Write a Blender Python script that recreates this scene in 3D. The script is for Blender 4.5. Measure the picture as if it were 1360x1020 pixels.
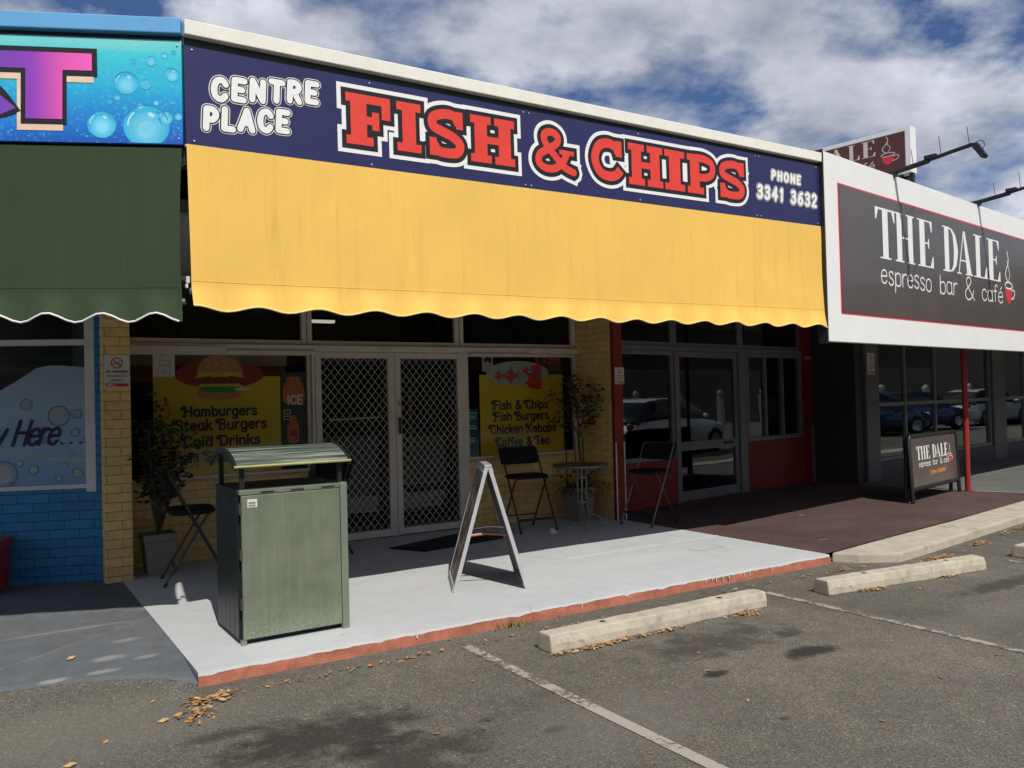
import bpy, bmesh, math, random
from mathutils import Vector, Matrix, noise

S = bpy.context.scene
for o in list(bpy.data.objects):
    bpy.data.objects.remove(o)

# ------------------------------------------------------------------ camera
def setup_camera():
    y = math.radians(57.4); p = math.radians(1.0); r = 0.025
    f = Vector((math.cos(y)*math.cos(p), math.sin(y)*math.cos(p), math.sin(p)))
    rt = Vector((math.sin(y), -math.cos(y), 0))
    up = rt.cross(f)
    c, s = math.cos(r), math.sin(r)
    R = rt*c - up*s; U = rt*s + up*c
    cd = bpy.data.cameras.new('camera'); cam = bpy.data.objects.new('camera', cd)
    S.collection.objects.link(cam)
    cd.sensor_width = 36; cd.lens = 1100/1360*36; cd.clip_start = .05; cd.clip_end = 3000
    m = Matrix((R, U, -f)).transposed().to_4x4(); m.translation = (0, 0, 1.6)
    cam.matrix_world = m
    S.camera = cam
setup_camera()

# ------------------------------------------------------------------ light
SUN = Vector((0.155, 1.0, -1.22)).normalized()          # direction the light travels
sun_el = math.asin(-SUN.z); sun_az = math.atan2(-SUN.x, -SUN.y)
ld = bpy.data.lights.new('sun', 'SUN'); ld.energy = 4.2; ld.angle = math.radians(.53); ld.color = (1, .945, .86)
lo = bpy.data.objects.new('sun', ld); S.collection.objects.link(lo)
lo.rotation_euler = SUN.to_track_quat('-Z', 'Y').to_euler(); lo.location = (0, -20, 30)

W = bpy.data.worlds.new("World"); S.world = W; W.use_nodes = True
def sky():
    n = W.node_tree.nodes; l = W.node_tree.links
    n.clear()
    out = n.new('ShaderNodeOutputWorld'); bg = n.new('ShaderNodeBackground'); bg.inputs[1].default_value = .114
    st = n.new('ShaderNodeTexSky'); st.sky_type = 'NISHITA'; st.sun_disc = False
    st.sun_elevation = sun_el; st.sun_rotation = sun_az; st.air_density = 1.0; st.dust_density = .6
    tc = n.new('ShaderNodeTexCoord'); ro = n.new('ShaderNodeMapping'); ro.inputs['Rotation'].default_value = (0, 0, math.radians(CLOUD_TURN)); l.new(tc.outputs['Generated'], ro.inputs[0])
    sp = n.new('ShaderNodeSeparateXYZ'); l.new(ro.outputs[0], sp.inputs[0])
    zc = n.new('ShaderNodeMath'); zc.operation = 'ADD'; zc.inputs[1].default_value = .30; l.new(sp.outputs[2], zc.inputs[0])
    zm = n.new('ShaderNodeMath'); zm.operation = 'MAXIMUM'; zm.inputs[1].default_value = .04; l.new(zc.outputs[0], zm.inputs[0])
    cb = n.new('ShaderNodeCombineXYZ')
    for i in (0, 1):
        d = n.new('ShaderNodeMath'); d.operation = 'DIVIDE'; l.new(sp.outputs[i], d.inputs[0]); l.new(zm.outputs[0], d.inputs[1]); l.new(d.outputs[0], cb.inputs[i])
    def nz(scale, det, rough, off, dist=0):
        m = n.new('ShaderNodeMapping'); m.inputs['Location'].default_value = off; l.new(cb.outputs[0], m.inputs[0])
        t = n.new('ShaderNodeTexNoise'); t.inputs['Scale'].default_value = scale; t.inputs['Detail'].default_value = det
        t.inputs['Roughness'].default_value = rough; t.inputs['Distortion'].default_value = dist; l.new(m.outputs[0], t.inputs[0]); return t
    a = nz(2.6, 10, .56, CLOUD_OFF, .1); b = nz(3.4, 9, .6, (3, 1, 0), .1)
    r1 = n.new('ShaderNodeValToRGB'); r1.color_ramp.elements[0].position = .40; r1.color_ramp.elements[1].position = .525; l.new(a.outputs[0], r1.inputs[0])
    r2 = n.new('ShaderNodeValToRGB')
    e = r2.color_ramp.elements; e[0].position = .32; e[0].color = (2.7, 2.95, 3.65, 1); e[1].position = .68; e[1].color = (6.6, 6.85, 7.5, 1)
    l.new(b.outputs[0], r2.inputs[0])
    mx = n.new('ShaderNodeMix'); mx.data_type = 'RGBA'; l.new(r1.outputs[0], mx.inputs[0])
    sc = n.new('ShaderNodeVectorMath'); sc.operation = 'MULTIPLY'; sc.inputs[1].default_value = (.36, .46, .66); l.new(st.outputs[0], sc.inputs[0])
    l.new(sc.outputs[0], mx.inputs[6]); l.new(r2.outputs[0], mx.inputs[7])
    l.new(mx.outputs[2], bg.inputs[0]); l.new(bg.outputs[0], out.inputs[0])
CLOUD_TURN = 26
CLOUD_OFF = (0.3, 2.2, 0)
sky()
S.view_settings.view_transform = 'Standard'; S.view_settings.look = 'None'
S.view_settings.exposure = 0.0; S.view_settings.gamma = 1

# ------------------------------------------------------------------ materials
MATS = {}
def newmat(name):
    m = bpy.data.materials.new(name); m.use_nodes = True
    return m, m.node_tree.nodes, m.node_tree.links, m.node_tree.nodes['Principled BSDF']
def coords(n, l, scale=(1, 1, 1)):
    tc = n.new('ShaderNodeTexCoord'); mp = n.new('ShaderNodeMapping'); mp.inputs['Scale'].default_value = scale
    l.new(tc.outputs['Object'], mp.inputs[0]); return mp
def noise_n(n, l, vec, scale, det=5, rough=.6):
    t = n.new('ShaderNodeTexNoise'); t.inputs['Scale'].default_value = scale; t.inputs['Detail'].default_value = det
    t.inputs['Roughness'].default_value = rough; l.new(vec.outputs[0], t.inputs[0]); return t
def ramp(n, l, src, stops):
    r = n.new('ShaderNodeValToRGB'); e = r.color_ramp.elements
    while len(e) < len(stops): e.new(.5)
    for i, (p, c) in enumerate(stops):
        e[i].position = p; e[i].color = (c[0], c[1], c[2], 1) if hasattr(c, '__len__') else (c, c, c, 1)
    l.new(src, r.inputs[0]); return r
def mixc(n, l, fac, a, b, mode='MIX'):
    m = n.new('ShaderNodeMix'); m.data_type = 'RGBA'; m.blend_type = mode
    for sock, v in ((0, fac), (6, a), (7, b)):
        if hasattr(v, 'node'): l.new(v, m.inputs[sock])
        elif sock == 0: m.inputs[0].default_value = v
        else: m.inputs[sock].default_value = (*v[:3], 1)
    return m.outputs[2]
def bumpn(n, l, bsdf, src, strength, dist=.01):
    b = n.new('ShaderNodeBump'); b.inputs['Strength'].default_value = strength; b.inputs['Distance'].default_value = dist
    l.new(src, b.inputs['Height']); l.new(b.outputs[0], bsdf.inputs['Normal']); return b
def pm(name, col, rough=.6, metal=0., var=.12, vs=6., bump=0., bs=60., scale=(1, 1, 1), spec=.5, dirt=None, dirt_at=(.55, .7), ds=9.):
    """plain material with noise variation; dirt = colour of irregular stains"""
    if name in MATS: return MATS[name]
    m, n, l, b = newmat(name)
    mp = coords(n, l, scale); t = noise_n(n, l, mp, vs)
    lo_ = [c*(1-var) for c in col]; hi = [min(1, c*(1+var)) for c in col]
    c = ramp(n, l, t.outputs[0], [(.3, lo_), (.7, hi)]).outputs[0]
    if dirt:
        d = noise_n(n, l, mp, ds, 8, .7); f = ramp(n, l, d.outputs[0], [(dirt_at[0], 0.), (dirt_at[1], 1.)])
        c = mixc(n, l, f.outputs[0], c, dirt)
    l.new(c, b.inputs['Base Color'])
    b.inputs['Roughness'].default_value = rough; b.inputs['Metallic'].default_value = metal; b.inputs['Specular IOR Level'].default_value = spec
    if bump:
        bt = noise_n(n, l, mp, bs, 6, .7); bumpn(n, l, b, bt.outputs[0], bump)
    MATS[name] = m; return m
def brick(name, col, dark=.62, off=(0, 0), bw=.23):
    if name in MATS: return MATS[name]
    m, n, l, b = newmat(name)
    tc = n.new('ShaderNodeTexCoord'); sp = n.new('ShaderNodeSeparateXYZ'); l.new(tc.outputs['Object'], sp.inputs[0])
    ad = n.new('ShaderNodeMath'); ad.operation = 'ADD'; l.new(sp.outputs[0], ad.inputs[0]); l.new(sp.outputs[1], ad.inputs[1])
    cb = n.new('ShaderNodeCombineXYZ'); l.new(ad.outputs[0], cb.inputs[0]); l.new(sp.outputs[2], cb.inputs[1])
    mp = n.new('ShaderNodeMapping'); mp.inputs['Location'].default_value = (*off, 0); l.new(cb.outputs[0], mp.inputs[0])
    wob = noise_n(n, l, mp, 3.5, 2); 
    wv = n.new('ShaderNodeVectorMath'); wv.operation = 'MULTIPLY_ADD'; wv.inputs[1].default_value = (.012, .012, 0); l.new(wob.outputs[1], wv.inputs[0]); l.new(mp.outputs[0], wv.inputs[2])
    t = n.new('ShaderNodeTexBrick'); l.new(wv.outputs[0], t.inputs[0])
    t.inputs['Scale'].default_value = 1; t.inputs['Brick Width'].default_value = bw; t.inputs['Row Height'].default_value = .0782
    t.inputs['Mortar Size'].default_value = .0045; t.inputs['Mortar Smooth'].default_value = .35; t.inputs['Bias'].default_value = 0
    t.inputs['Color1'].default_value = (*[c*.9 for c in col], 1); t.inputs['Color2'].default_value = (*[min(1, c*1.1) for c in col], 1)
    t.inputs['Mortar'].default_value = (*[c*dark for c in col], 1)
    nt = noise_n(n, l, mp, 14, 7, .7)
    c = mixc(n, l, 1., t.outputs[0], ramp(n, l, nt.outputs[0], [(.3, .78), (.7, 1.12)]).outputs[0], 'MULTIPLY')
    l.new(c, b.inputs['Base Color']); b.inputs['Roughness'].default_value = .55
    h = n.new('ShaderNodeMath'); h.operation = 'MULTIPLY_ADD'; h.inputs[1].default_value = -1.; l.new(t.outputs['Fac'], h.inputs[0])
    nb = n.new('ShaderNodeMath'); nb.operation = 'MULTIPLY'; nb.inputs[1].default_value = .35; l.new(nt.outputs[0], nb.inputs[0]); l.new(nb.outputs[0], h.inputs[2])
    bumpn(n, l, b, h.outputs[0], .8, .008)
    MATS[name] = m; return m
def glass(name='window_glass', tint=(.95, .96, .94), base=.018, power=4.5):
    if name in MATS: return MATS[name]
    m, n, l, b = newmat(name); n.remove(b)
    out = n['Material Output']
    tr = n.new('ShaderNodeBsdfTransparent'); tr.inputs[0].default_value = (*tint, 1)
    gl = n.new('ShaderNodeBsdfGlossy'); gl.inputs['Roughness'].default_value = .015; gl.inputs[0].default_value = (.9, .95, .95, 1)
    lw = n.new('ShaderNodeLayerWeight'); lw.inputs[0].default_value = .5
    pw = n.new('ShaderNodeMath'); pw.operation = 'POWER'; pw.inputs[1].default_value = power; l.new(lw.outputs['Facing'], pw.inputs[0])
    ma = n.new('ShaderNodeMath'); ma.operation = 'MULTIPLY_ADD'; ma.inputs[1].default_value = .9; ma.inputs[2].default_value = base; l.new(pw.outputs[0], ma.inputs[0])
    mp = coords(n, l); nt = noise_n(n, l, mp, 1.3, 2); bp = n.new('ShaderNodeBump'); bp.inputs['Strength'].default_value = .03; bp.inputs['Distance'].default_value = .05
    l.new(nt.outputs[0], bp.inputs['Height']); l.new(bp.outputs[0], gl.inputs['Normal'])
    mx = n.new('ShaderNodeMixShader'); l.new(ma.outputs[0], mx.inputs[0]); l.new(tr.outputs[0], mx.inputs[1]); l.new(gl.outputs[0], mx.inputs[2])
    l.new(mx.outputs[0], out.inputs[0]); MATS[name] = m; return m
def emit(name, col, s):
    if name in MATS: return MATS[name]
    m, n, l, b = newmat(name); b.inputs['Base Color'].default_value = (0, 0, 0, 1)
    b.inputs['Emission Color'].default_value = (*col, 1); b.inputs['Emission Strength'].default_value = s
    MATS[name] = m; return m

# stains: list of (x, y, radius_x, radius_y, colour, strength)
def ground_mat(name, base, var, agg, stains=(), crackc=None, big=.5, bump=.5, speck=.5, mid=.17):
    m, n, l, b = newmat(name)
    mp = coords(n, l)
    t1 = noise_n(n, l, mp, big, 6, .62); t2 = noise_n(n, l, mp, agg, 3, .8); t3 = noise_n(n, l, mp, 6., 6, .7)
    c = ramp(n, l, t1.outputs[0], [(.3, [x*(1-var) for x in base]), (.7, [x*(1+var) for x in base])]).outputs[0]
    c = mixc(n, l, 1., c, ramp(n, l, t3.outputs[0], [(.3, 1-mid), (.7, 1+mid)]).outputs[0], 'MULTIPLY')
    c = mixc(n, l, 1., c, ramp(n, l, t2.outputs[0], [(.33, 1-speck), (.5, 1.), (.7, 1+speck*1.4)]).outputs[0], 'MULTIPLY')
    if speck > .5:
        vo = n.new('ShaderNodeTexVoronoi'); vo.inputs['Scale'].default_value = 85; l.new(mp.outputs[0], vo.inputs[0])
        bw_ = n.new('ShaderNodeSeparateColor'); l.new(vo.outputs['Color'], bw_.inputs[0])
        c = mixc(n, l, 1., c, ramp(n, l, bw_.outputs[0], [(0., .84), (.6, .98), (.9, 1.06), (.97, 1.3), (1., 1.6)]).outputs[0], 'MULTIPLY')
    sp = n.new('ShaderNodeSeparateXYZ'); l.new(mp.outputs[0], sp.inputs[0])
    for (x, y, rx, ry, col, st) in stains:
        ds = []
        for o_, c0, r0 in ((0, x, rx), (1, y, ry)):
            a = n.new('ShaderNodeMath'); a.operation = 'SUBTRACT'; a.inputs[1].default_value = c0; l.new(sp.outputs[o_], a.inputs[0])
            d = n.new('ShaderNodeMath'); d.operation = 'DIVIDE'; d.inputs[1].default_value = r0; l.new(a.outputs[0], d.inputs[0])
            q = n.new('ShaderNodeMath'); q.operation = 'MULTIPLY'; l.new(d.outputs[0], q.inputs[0]); l.new(d.outputs[0], q.inputs[1]); ds.append(q)
        s_ = n.new('ShaderNodeMath'); s_.operation = 'ADD'; l.new(ds[0].outputs[0], s_.inputs[0]); l.new(ds[1].outputs[0], s_.inputs[1])
        w = n.new('ShaderNodeMath'); w.operation = 'MULTIPLY_ADD'; w.inputs[1].default_value = 2.4; l.new(t3.outputs[0], w.inputs[0]); l.new(s_.outputs[0], w.inputs[2])
        f = ramp(n, l, w.outputs[0], [(.0, st), (.999, 0.)]); 
        mr = n.new('ShaderNodeMapRange'); mr.inputs['From Min'].default_value = 1.3; mr.inputs['From Max'].default_value = 1.9
        mr.inputs['To Min'].default_value = st; mr.inputs['To Max'].default_value = 0.; l.new(w.outputs[0], mr.inputs[0]); n.remove(f)
        c = mixc(n, l, mr.outputs[0], c, col)
    if crackc:
        v = n.new('ShaderNodeTexVoronoi'); v.feature = 'DISTANCE_TO_EDGE'; v.inputs['Scale'].default_value = .55
        wv = n.new('ShaderNodeVectorMath'); wv.operation = 'MULTIPLY_ADD'; wv.inputs[1].default_value = (.5, .5, 0); l.new(t3.outputs[1], wv.inputs[0]); l.new(mp.outputs[0], wv.inputs[2])
        l.new(wv.outputs[0], v.inputs[0]); f = ramp(n, l, v.outputs[0], [(.0, .7), (.006, 0.)]); c = mixc(n, l, f.outputs[0], c, crackc)
    l.new(c, b.inputs['Base Color']); b.inputs['Roughness'].default_value = .85; b.inputs['Specular IOR Level'].default_value = .3
    bumpn(n, l, b, t2.outputs[0], bump, .006)
    MATS[name] = m; return m
def worn_paint(name, col, under, thr=.5):
    m, n, l, b = newmat(name); mp = coords(n, l)
    t = noise_n(n, l, mp, 30, 8, .8); t2 = noise_n(n, l, mp, 2.2, 3)
    a = n.new('ShaderNodeMath'); a.operation = 'ADD'; l.new(t.outputs[0], a.inputs[0]); l.new(t2.outputs[0], a.inputs[1])
    f = ramp(n, l, a.outputs[0], [(thr*2-.09, 0.), (thr*2+.06, 1.)])
    c = mixc(n, l, f.outputs[0], under, col); l.new(c, b.inputs['Base Color']); b.inputs['Roughness'].default_value = .8
    bumpn(n, l, b, t.outputs[0], .4, .004); MATS[name] = m; return m
def cloth(name, col, streak, fold=.25):
    m, n, l, b = newmat(name); mp = coords(n, l)
    t = noise_n(n, l, mp, 1.2, 4); mp2 = coords(n, l, (5, 5, .35)); t2 = noise_n(n, l, mp2, 2.2, 5, .65)
    weave = noise_n(n, l, mp, 420, 2)
    c = ramp(n, l, t.outputs[0], [(.3, [x*.94 for x in col]), (.7, [min(1, x*1.05) for x in col])]).outputs[0]
    f = ramp(n, l, t2.outputs[0], [(.56, 0.), (.82, .45)]); c = mixc(n, l, f.outputs[0], c, streak)
    t4 = noise_n(n, l, mp, 17, 6, .75); f = ramp(n, l, t4.outputs[0], [(.66, 0.), (.8, .35)]); c = mixc(n, l, f.outputs[0], c, streak)
    l.new(c, b.inputs['Base Color']); b.inputs['Roughness'].default_value = .75; b.inputs['Specular IOR Level'].default_value = .25
    a = n.new('ShaderNodeMath'); a.operation = 'MULTIPLY_ADD'; a.inputs[1].default_value = .12; l.new(weave.outputs[0], a.inputs[0]); l.new(t2.outputs[0], a.inputs[2])
    bumpn(n, l, b, a.outputs[0], fold, .03); MATS[name] = m; return m
def gradient_z(name, stops, z0, z1, rough=.3, drops=True):
    """printed vinyl graphic: its own colours run from z0 to z1"""
    m, n, l, b = newmat(name); tc = n.new('ShaderNodeTexCoord'); sp = n.new('ShaderNodeSeparateXYZ'); l.new(tc.outputs['Object'], sp.inputs[0])
    mr = n.new('ShaderNodeMapRange'); mr.inputs['From Min'].default_value = z0; mr.inputs['From Max'].default_value = z1; l.new(sp.outputs[2], mr.inputs[0])
    t = noise_n(n, l, tc, 3, 4); tc.outputs
    a = n.new('ShaderNodeMath'); a.operation = 'MULTIPLY_ADD'; a.inputs[1].default_value = .25; l.new(t.outputs[0], a.inputs[0]); l.new(mr.outputs[0], a.inputs[2])
    s2 = n.new('ShaderNodeMath'); s2.operation = 'SUBTRACT'; s2.inputs[1].default_value = .125; l.new(a.outputs[0], s2.inputs[0])
    c = ramp(n, l, s2.outputs[0], stops).outputs[0]
    if drops:
        mp = coords(n, l, (1, 1, 1)); v = n.new('ShaderNodeTexVoronoi'); v.inputs['Scale'].default_value = 34; l.new(mp.outputs[0], v.inputs[0])
        f = ramp(n, l, v.outputs['Distance'], [(.0, .14), (.22, .05), (.26, .14), (.32, 0.)]); c = mixc(n, l, f.outputs[0], c, (.45, .8, .95))
    l.new(c, b.inputs['Base Color']); b.inputs['Roughness'].default_value = rough; MATS[name] = m; return m
def gradient_x(name, stops, x0, x1):
    m, n, l, b = newmat(name); tc = n.new('ShaderNodeTexCoord'); sp = n.new('ShaderNodeSeparateXYZ'); l.new(tc.outputs['Object'], sp.inputs[0])
    mr = n.new('ShaderNodeMapRange'); mr.inputs['From Min'].default_value = x0; mr.inputs['From Max'].default_value = x1; l.new(sp.outputs[0], mr.inputs[0])
    l.new(ramp(n, l, mr.outputs[0], stops).outputs[0], b.inputs['Base Color']); b.inputs['Roughness'].default_value = .35; MATS[name] = m; return m

# ------------------------------------------------------------------ mesh builder
class MB:
    def __init__(s): s.v = []; s.f = []; s.m = []; s.sm = []
    def add(s, vs, fs, m=0, smooth=False):
        o = len(s.v); s.v += [tuple(v) for v in vs]
        for f in fs: s.f.append([i+o for i in f]); s.m.append(m); s.sm.append(smooth)
    def box(s, x0, x1, y0, y1, z0, z1, m=0):
        vs = [(x, y, z) for z in (z0, z1) for y in (y0, y1) for x in (x0, x1)]
        s.add(vs, [(0, 2, 3, 1), (4, 5, 7, 6), (0, 1, 5, 4), (2, 6, 7, 3), (0, 4, 6, 2), (1, 3, 7, 5)], m); return s
    def bar(s, a, b, w, h, up=(0, 0, 1), m=0):
        a = Vector(a); b = Vector(b); d = (b-a).normalized(); sx = d.cross(Vector(up)).normalized(); sy = sx.cross(d).normalized()
        vs = [p+sx*(i*w/2)+sy*(j*h/2) for p in (a, b) for (i, j) in ((-1, -1), (1, -1), (1, 1), (-1, 1))]
        s.add(vs, [(3, 2, 1, 0), (4, 5, 6, 7), (0, 1, 5, 4), (1, 2, 6, 5), (2, 3, 7, 6), (3, 0, 4, 7)], m); return s
    def tube(s, pts, r, seg=8, m=0, smooth=True, cap=True):
        pts = [Vector(p) for p in pts]; n = len(pts); rs = r if hasattr(r, '__len__') else [r]*n
        vs = []; ref = Vector((.31, .22, .92)); 
        d0 = (pts[1]-pts[0]).normalized()
        if abs(d0.dot(ref.normalized())) > .95: ref = Vector((1, 0, 0))
        sx = d0.cross(ref).normalized()
        for i, p in enumerate(pts):
            d = ((pts[min(i+1, n-1)]-p).normalized() + (p-pts[max(i-1, 0)]).normalized()).normalized()
            sx = (sx - d*sx.dot(d)).normalized(); sy = d.cross(sx)
            for k in range(seg):
                a = 2*math.pi*k/seg; vs.append(p + (sx*math.cos(a)+sy*math.sin(a))*rs[i])
        fs = [(i*seg+k, i*seg+(k+1) % seg, (i+1)*seg+(k+1) % seg, (i+1)*seg+k) for i in range(n-1) for k in range(seg)]
        s.add(vs, fs, m, smooth)
        if cap: s.add(vs[:seg], [tuple(range(seg-1, -1, -1))], m); s.add(vs[-seg:], [tuple(range(seg))], m)
        return s
    def lathe(s, prof, c=(0, 0, 0), seg=24, m=0, smooth=True, square=False):
        vs = []
        for (r, z) in prof:
            for k in range(seg):
                a = 2*math.pi*(k+.5)/seg
                q = 1/max(abs(math.cos(a)), abs(math.sin(a))) if square else 1
                vs.append((c[0]+r*q*math.cos(a), c[1]+r*q*math.sin(a), c[2]+z))
        n = len(prof)
        fs = [(i*seg+k, i*seg+(k+1) % seg, (i+1)*seg+(k+1) % seg, (i+1)*seg+k) for i in range(n-1) for k in range(seg)]
        s.add(vs, fs, m, smooth); return s
    def poly(s, pts, m=0): s.add(pts, [tuple(range(len(pts)))], m); return s
    def prism(s, pts, vec, m=0):
        n = len(pts); a = [Vector(p) for p in pts]; b = [p+Vector(vec) for p in a]
        s.add(a+b, [tuple(range(n-1, -1, -1)), tuple(range(n, 2*n))] + [(i, (i+1) % n, n+(i+1) % n, n+i) for i in range(n)], m); return s
    def sphere(s, c, r, seg=10, rings=6, m=0, sc=(1, 1, 1)):
        prof = [(math.sin(math.pi*i/rings)*r, -math.cos(math.pi*i/rings)*r) for i in range(rings+1)]
        o = len(s.v); s.lathe(prof, (0, 0, 0), seg, m)
        for i in range(o, len(s.v)): v = s.v[i]; s.v[i] = (c[0]+v[0]*sc[0], c[1]+v[1]*sc[1], c[2]+v[2]*sc[2])
        return s
    def build(s, name, mats, parent=None, world=False, bevel=0, seg=2, jitter=0, sub=0, flip=False):
        me = bpy.data.meshes.new(name)
        vs = s.v
        if world and parent is not None:
            inv = root_matrix(parent).inverted(); vs = [inv @ Vector(v) for v in vs]
        me.from_pydata([tuple(v) for v in vs], [], s.f)
        if not isinstance(mats, (list, tuple)): mats = [mats]
        for m in mats: me.materials.append(m)
        me.polygons.foreach_set('material_index', s.m); me.polygons.foreach_set('use_smooth', s.sm)
        if bevel or sub or jitter:
            bm = bmesh.new(); bm.from_mesh(me)
            if bevel:
                bmesh.ops.recalc_face_normals(bm, faces=bm.faces)
                es = [e for e in bm.edges if len(e.link_faces) == 2 and e.calc_face_angle(0) > .6]
                bmesh.ops.bevel(bm, geom=es, offset=bevel, segments=seg, affect='EDGES', profile=.6, clamp_overlap=True)
            if sub:
                for _ in range(sub):
                    le = [e for e in bm.edges if e.calc_length() > .05]
                    bmesh.ops.subdivide_edges(bm, edges=le, cuts=1, use_grid_fill=True)
            if jitter:
                bm.normal_update()
                for v in bm.verts:
                    k = noise.noise(v.co*9)*jitter + noise.noise(v.co*28)*jitter*.6
                    v.co += v.normal*k
            bm.to_mesh(me); bm.free()
        me.update()
        o = bpy.data.objects.new(name, me); S.collection.objects.link(o)
        if parent is not None: o.parent = parent
        return o
def root_matrix(o):
    m = o.matrix_basis
    while o.parent: o = o.parent; m = o.matrix_basis @ m
    return m
def tag(o, label=None, cat=None, group=None, kind=None):
    for k, v in (('label', label), ('category', cat), ('group', group), ('kind', kind)):
        if v: o[k] = v
    return o
def thing(name, label, cat, loc=(0, 0, 0), deg=0, group=None):
    o = bpy.data.objects.new(name, None); S.collection.objects.link(o); o.empty_display_size = .2
    o.location = loc; o.rotation_euler = (0, 0, math.radians(deg)); return tag(o, label, cat, group)
def copy_tree(o, parent=None):
    c = o.copy(); S.collection.objects.link(c)
    if parent is not None: c.parent = parent
    for ch in list(o.children): copy_tree(ch, c)
    return c

# ------------------------------------------------------------------ lettering (flat strokes on a vertical board, local x right, z up, facing -y)
G = {
'a': (56, ["o25 66 8 58 2 33 8 8 25 0 42 8 48 33 42 58", "48 66 48 6 56 0"]),
'b': (54, ["4 100 4 0", "o28 66 45 58 50 33 45 8 28 0 10 8 5 33 10 58"]),
'c': (48, ["~44 52 36 64 24 66 8 57 2 33 8 9 24 0 36 2 45 14"]),
'd': (56, ["o25 66 8 58 2 33 8 8 25 0 42 8 48 33 42 58", "48 100 48 0"]),
'e': (52, ["~4 34 26 36 47 38 40 60 25 66 9 57 2 33 9 8 26 0 38 3 46 14"]),
'f': (38, ["~38 90 28 100 16 92 14 70 14 0", "0 62 32 62"]),
'g': (56, ["o25 66 8 58 2 33 8 8 25 0 42 8 48 33 42 58", "~48 66 49 20 47 -14 34 -30 16 -30 6 -22"]),
'h': (54, ["4 100 4 0", "~4 44 14 62 28 66 42 58 46 40 46 0"]),
'i': (16, ["8 66 8 0", "8 88 8 93"]),
'k': (50, ["4 100 4 0", "44 66 6 28", "18 38 46 0"]),
'l': (18, ["8 100 8 0"]),
'm': (82, ["4 66 4 0", "~4 44 12 62 22 66 34 58 38 40 38 0", "~38 44 46 62 56 66 68 58 72 40 72 0"]),
'n': (54, ["4 66 4 0", "~4 44 14 62 28 66 42 58 46 40 46 0"]),
'o': (54, ["o26 66 8 57 2 33 8 9 26 0 44 9 50 33 44 57"]),
'p': (54, ["4 66 4 -32", "o28 66 45 58 50 33 45 8 28 0 10 8 5 33 10 58"]),
'r': (38, ["4 66 4 0", "~4 42 12 58 24 66 36 62"]),
's': (46, ["~40 56 30 66 14 65 5 52 16 38 32 30 42 18 34 3 18 0 3 10"]),
't': (36, ["~14 92 14 14 22 0 34 5", "0 64 32 64"]),
'u': (54, ["~4 66 4 22 12 3 24 0 38 8 46 24", "46 66 46 0"]),
'v': (48, ["2 66 23 0 44 66"]),
'w': (70, ["2 66 16 0 33 60 50 0 64 66"]),
'y': (50, ["2 66 24 4", "~46 66 30 14 18 -22 4 -30"]),
'é': (52, ["~4 34 26 36 47 38 40 60 25 66 9 57 2 33 9 8 26 0 38 3 46 14", "22 80 36 96"]),
'.': (18, ["8 3 8 5"]),
'A': (70, ["2 0 34 100 66 0", "14 34 54 34"]),
'B': (62, ["6 0 6 100", "~6 100 38 98 50 78 38 56 6 53", "~6 53 42 51 56 28 42 2 6 0"]),
'C': (66, ["~60 80 48 96 32 100 12 86 4 50 12 14 32 0 48 4 60 20"]),
'D': (68, ["6 0 6 100", "~6 100 34 98 56 82 62 50 56 18 34 2 6 0"]),
'E': (58, ["54 100 6 100 6 0 54 0", "6 52 44 52"]),
'F': (56, ["54 100 6 100 6 0", "6 52 44 52"]),
'G': (70, ["~60 80 48 96 32 100 12 86 4 50 12 14 32 0 50 5 62 24", "62 44 62 0", "40 44 64 44"]),
'H': (68, ["6 0 6 100", "60 0 60 100", "6 52 60 52"]),
'I': (20, ["9 0 9 100"]),
'K': (64, ["6 0 6 100", "56 100 8 44", "22 58 60 0"]),
'L': (54, ["6 100 6 0 50 0"]),
'M': (80, ["6 0 6 100 40 30 72 100 72 0"]),
'N': (68, ["6 0 6 100 60 0 60 100"]),
'O': (74, ["o36 100 12 86 4 50 12 14 36 0 60 14 68 50 60 86"]),
'P': (60, ["6 0 6 100", "~6 100 38 99 54 74 38 48 6 46"]),
'R': (64, ["6 0 6 100", "~6 100 38 99 54 76 38 52 6 50", "28 50 58 0"]),
'S': (58, ["~50 84 38 98 20 98 6 80 16 60 38 46 52 28 44 6 24 -1 4 14"]),
'T': (62, ["2 100 60 100", "31 100 31 0"]),
'V': (66, ["2 100 32 0 62 100"]),
'W': (90, ["2 100 22 0 44 84 66 0 86 100"]),
'&': (72, ["~68 0 44 30 16 66 14 88 30 100 44 88 40 70 12 42 4 22 14 3 32 -1 52 14 64 42"]),
'3': (54, ["~6 88 20 100 40 96 46 78 36 58 20 54", "~20 54 42 48 50 26 40 4 20 -1 4 12"]),
'4': (60, ["40 0 40 100 4 32 56 32"]),
'1': (32, ["4 80 20 100 20 0"]),
'6': (56, ["~46 94 24 84 8 54 4 28 14 4 30 0 46 10 50 30 40 50 26 54 10 42"]),
'2': (54, ["~4 80 14 98 32 100 46 86 44 66 26 38 4 0", "4 0 50 0"]),
"'": (14, ["6 100 6 84"]), '"': (22, ["6 100 6 84", "15 100 15 84"]),
' ': (34, []),
}
def catmull(p, closed=False, k=5):
    n = len(p); out = []
    rng = range(n) if closed else range(n-1)
    for i in rng:
        a, b, c, d = (p[(i-1) % n], p[i], p[(i+1) % n], p[(i+2) % n]) if closed else (p[max(i-1, 0)], p[i], p[i+1], p[min(i+2, n-1)])
        for j in range(k):
            t = j/k
            out.append(tuple(.5*((2*b[q]) + (-a[q]+c[q])*t + (2*a[q]-5*b[q]+4*c[q]-d[q])*t*t + (-a[q]+3*b[q]-3*c[q]+d[q])*t**3) for q in (0, 1)))
    if not closed: out.append(p[-1])
    return out
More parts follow.
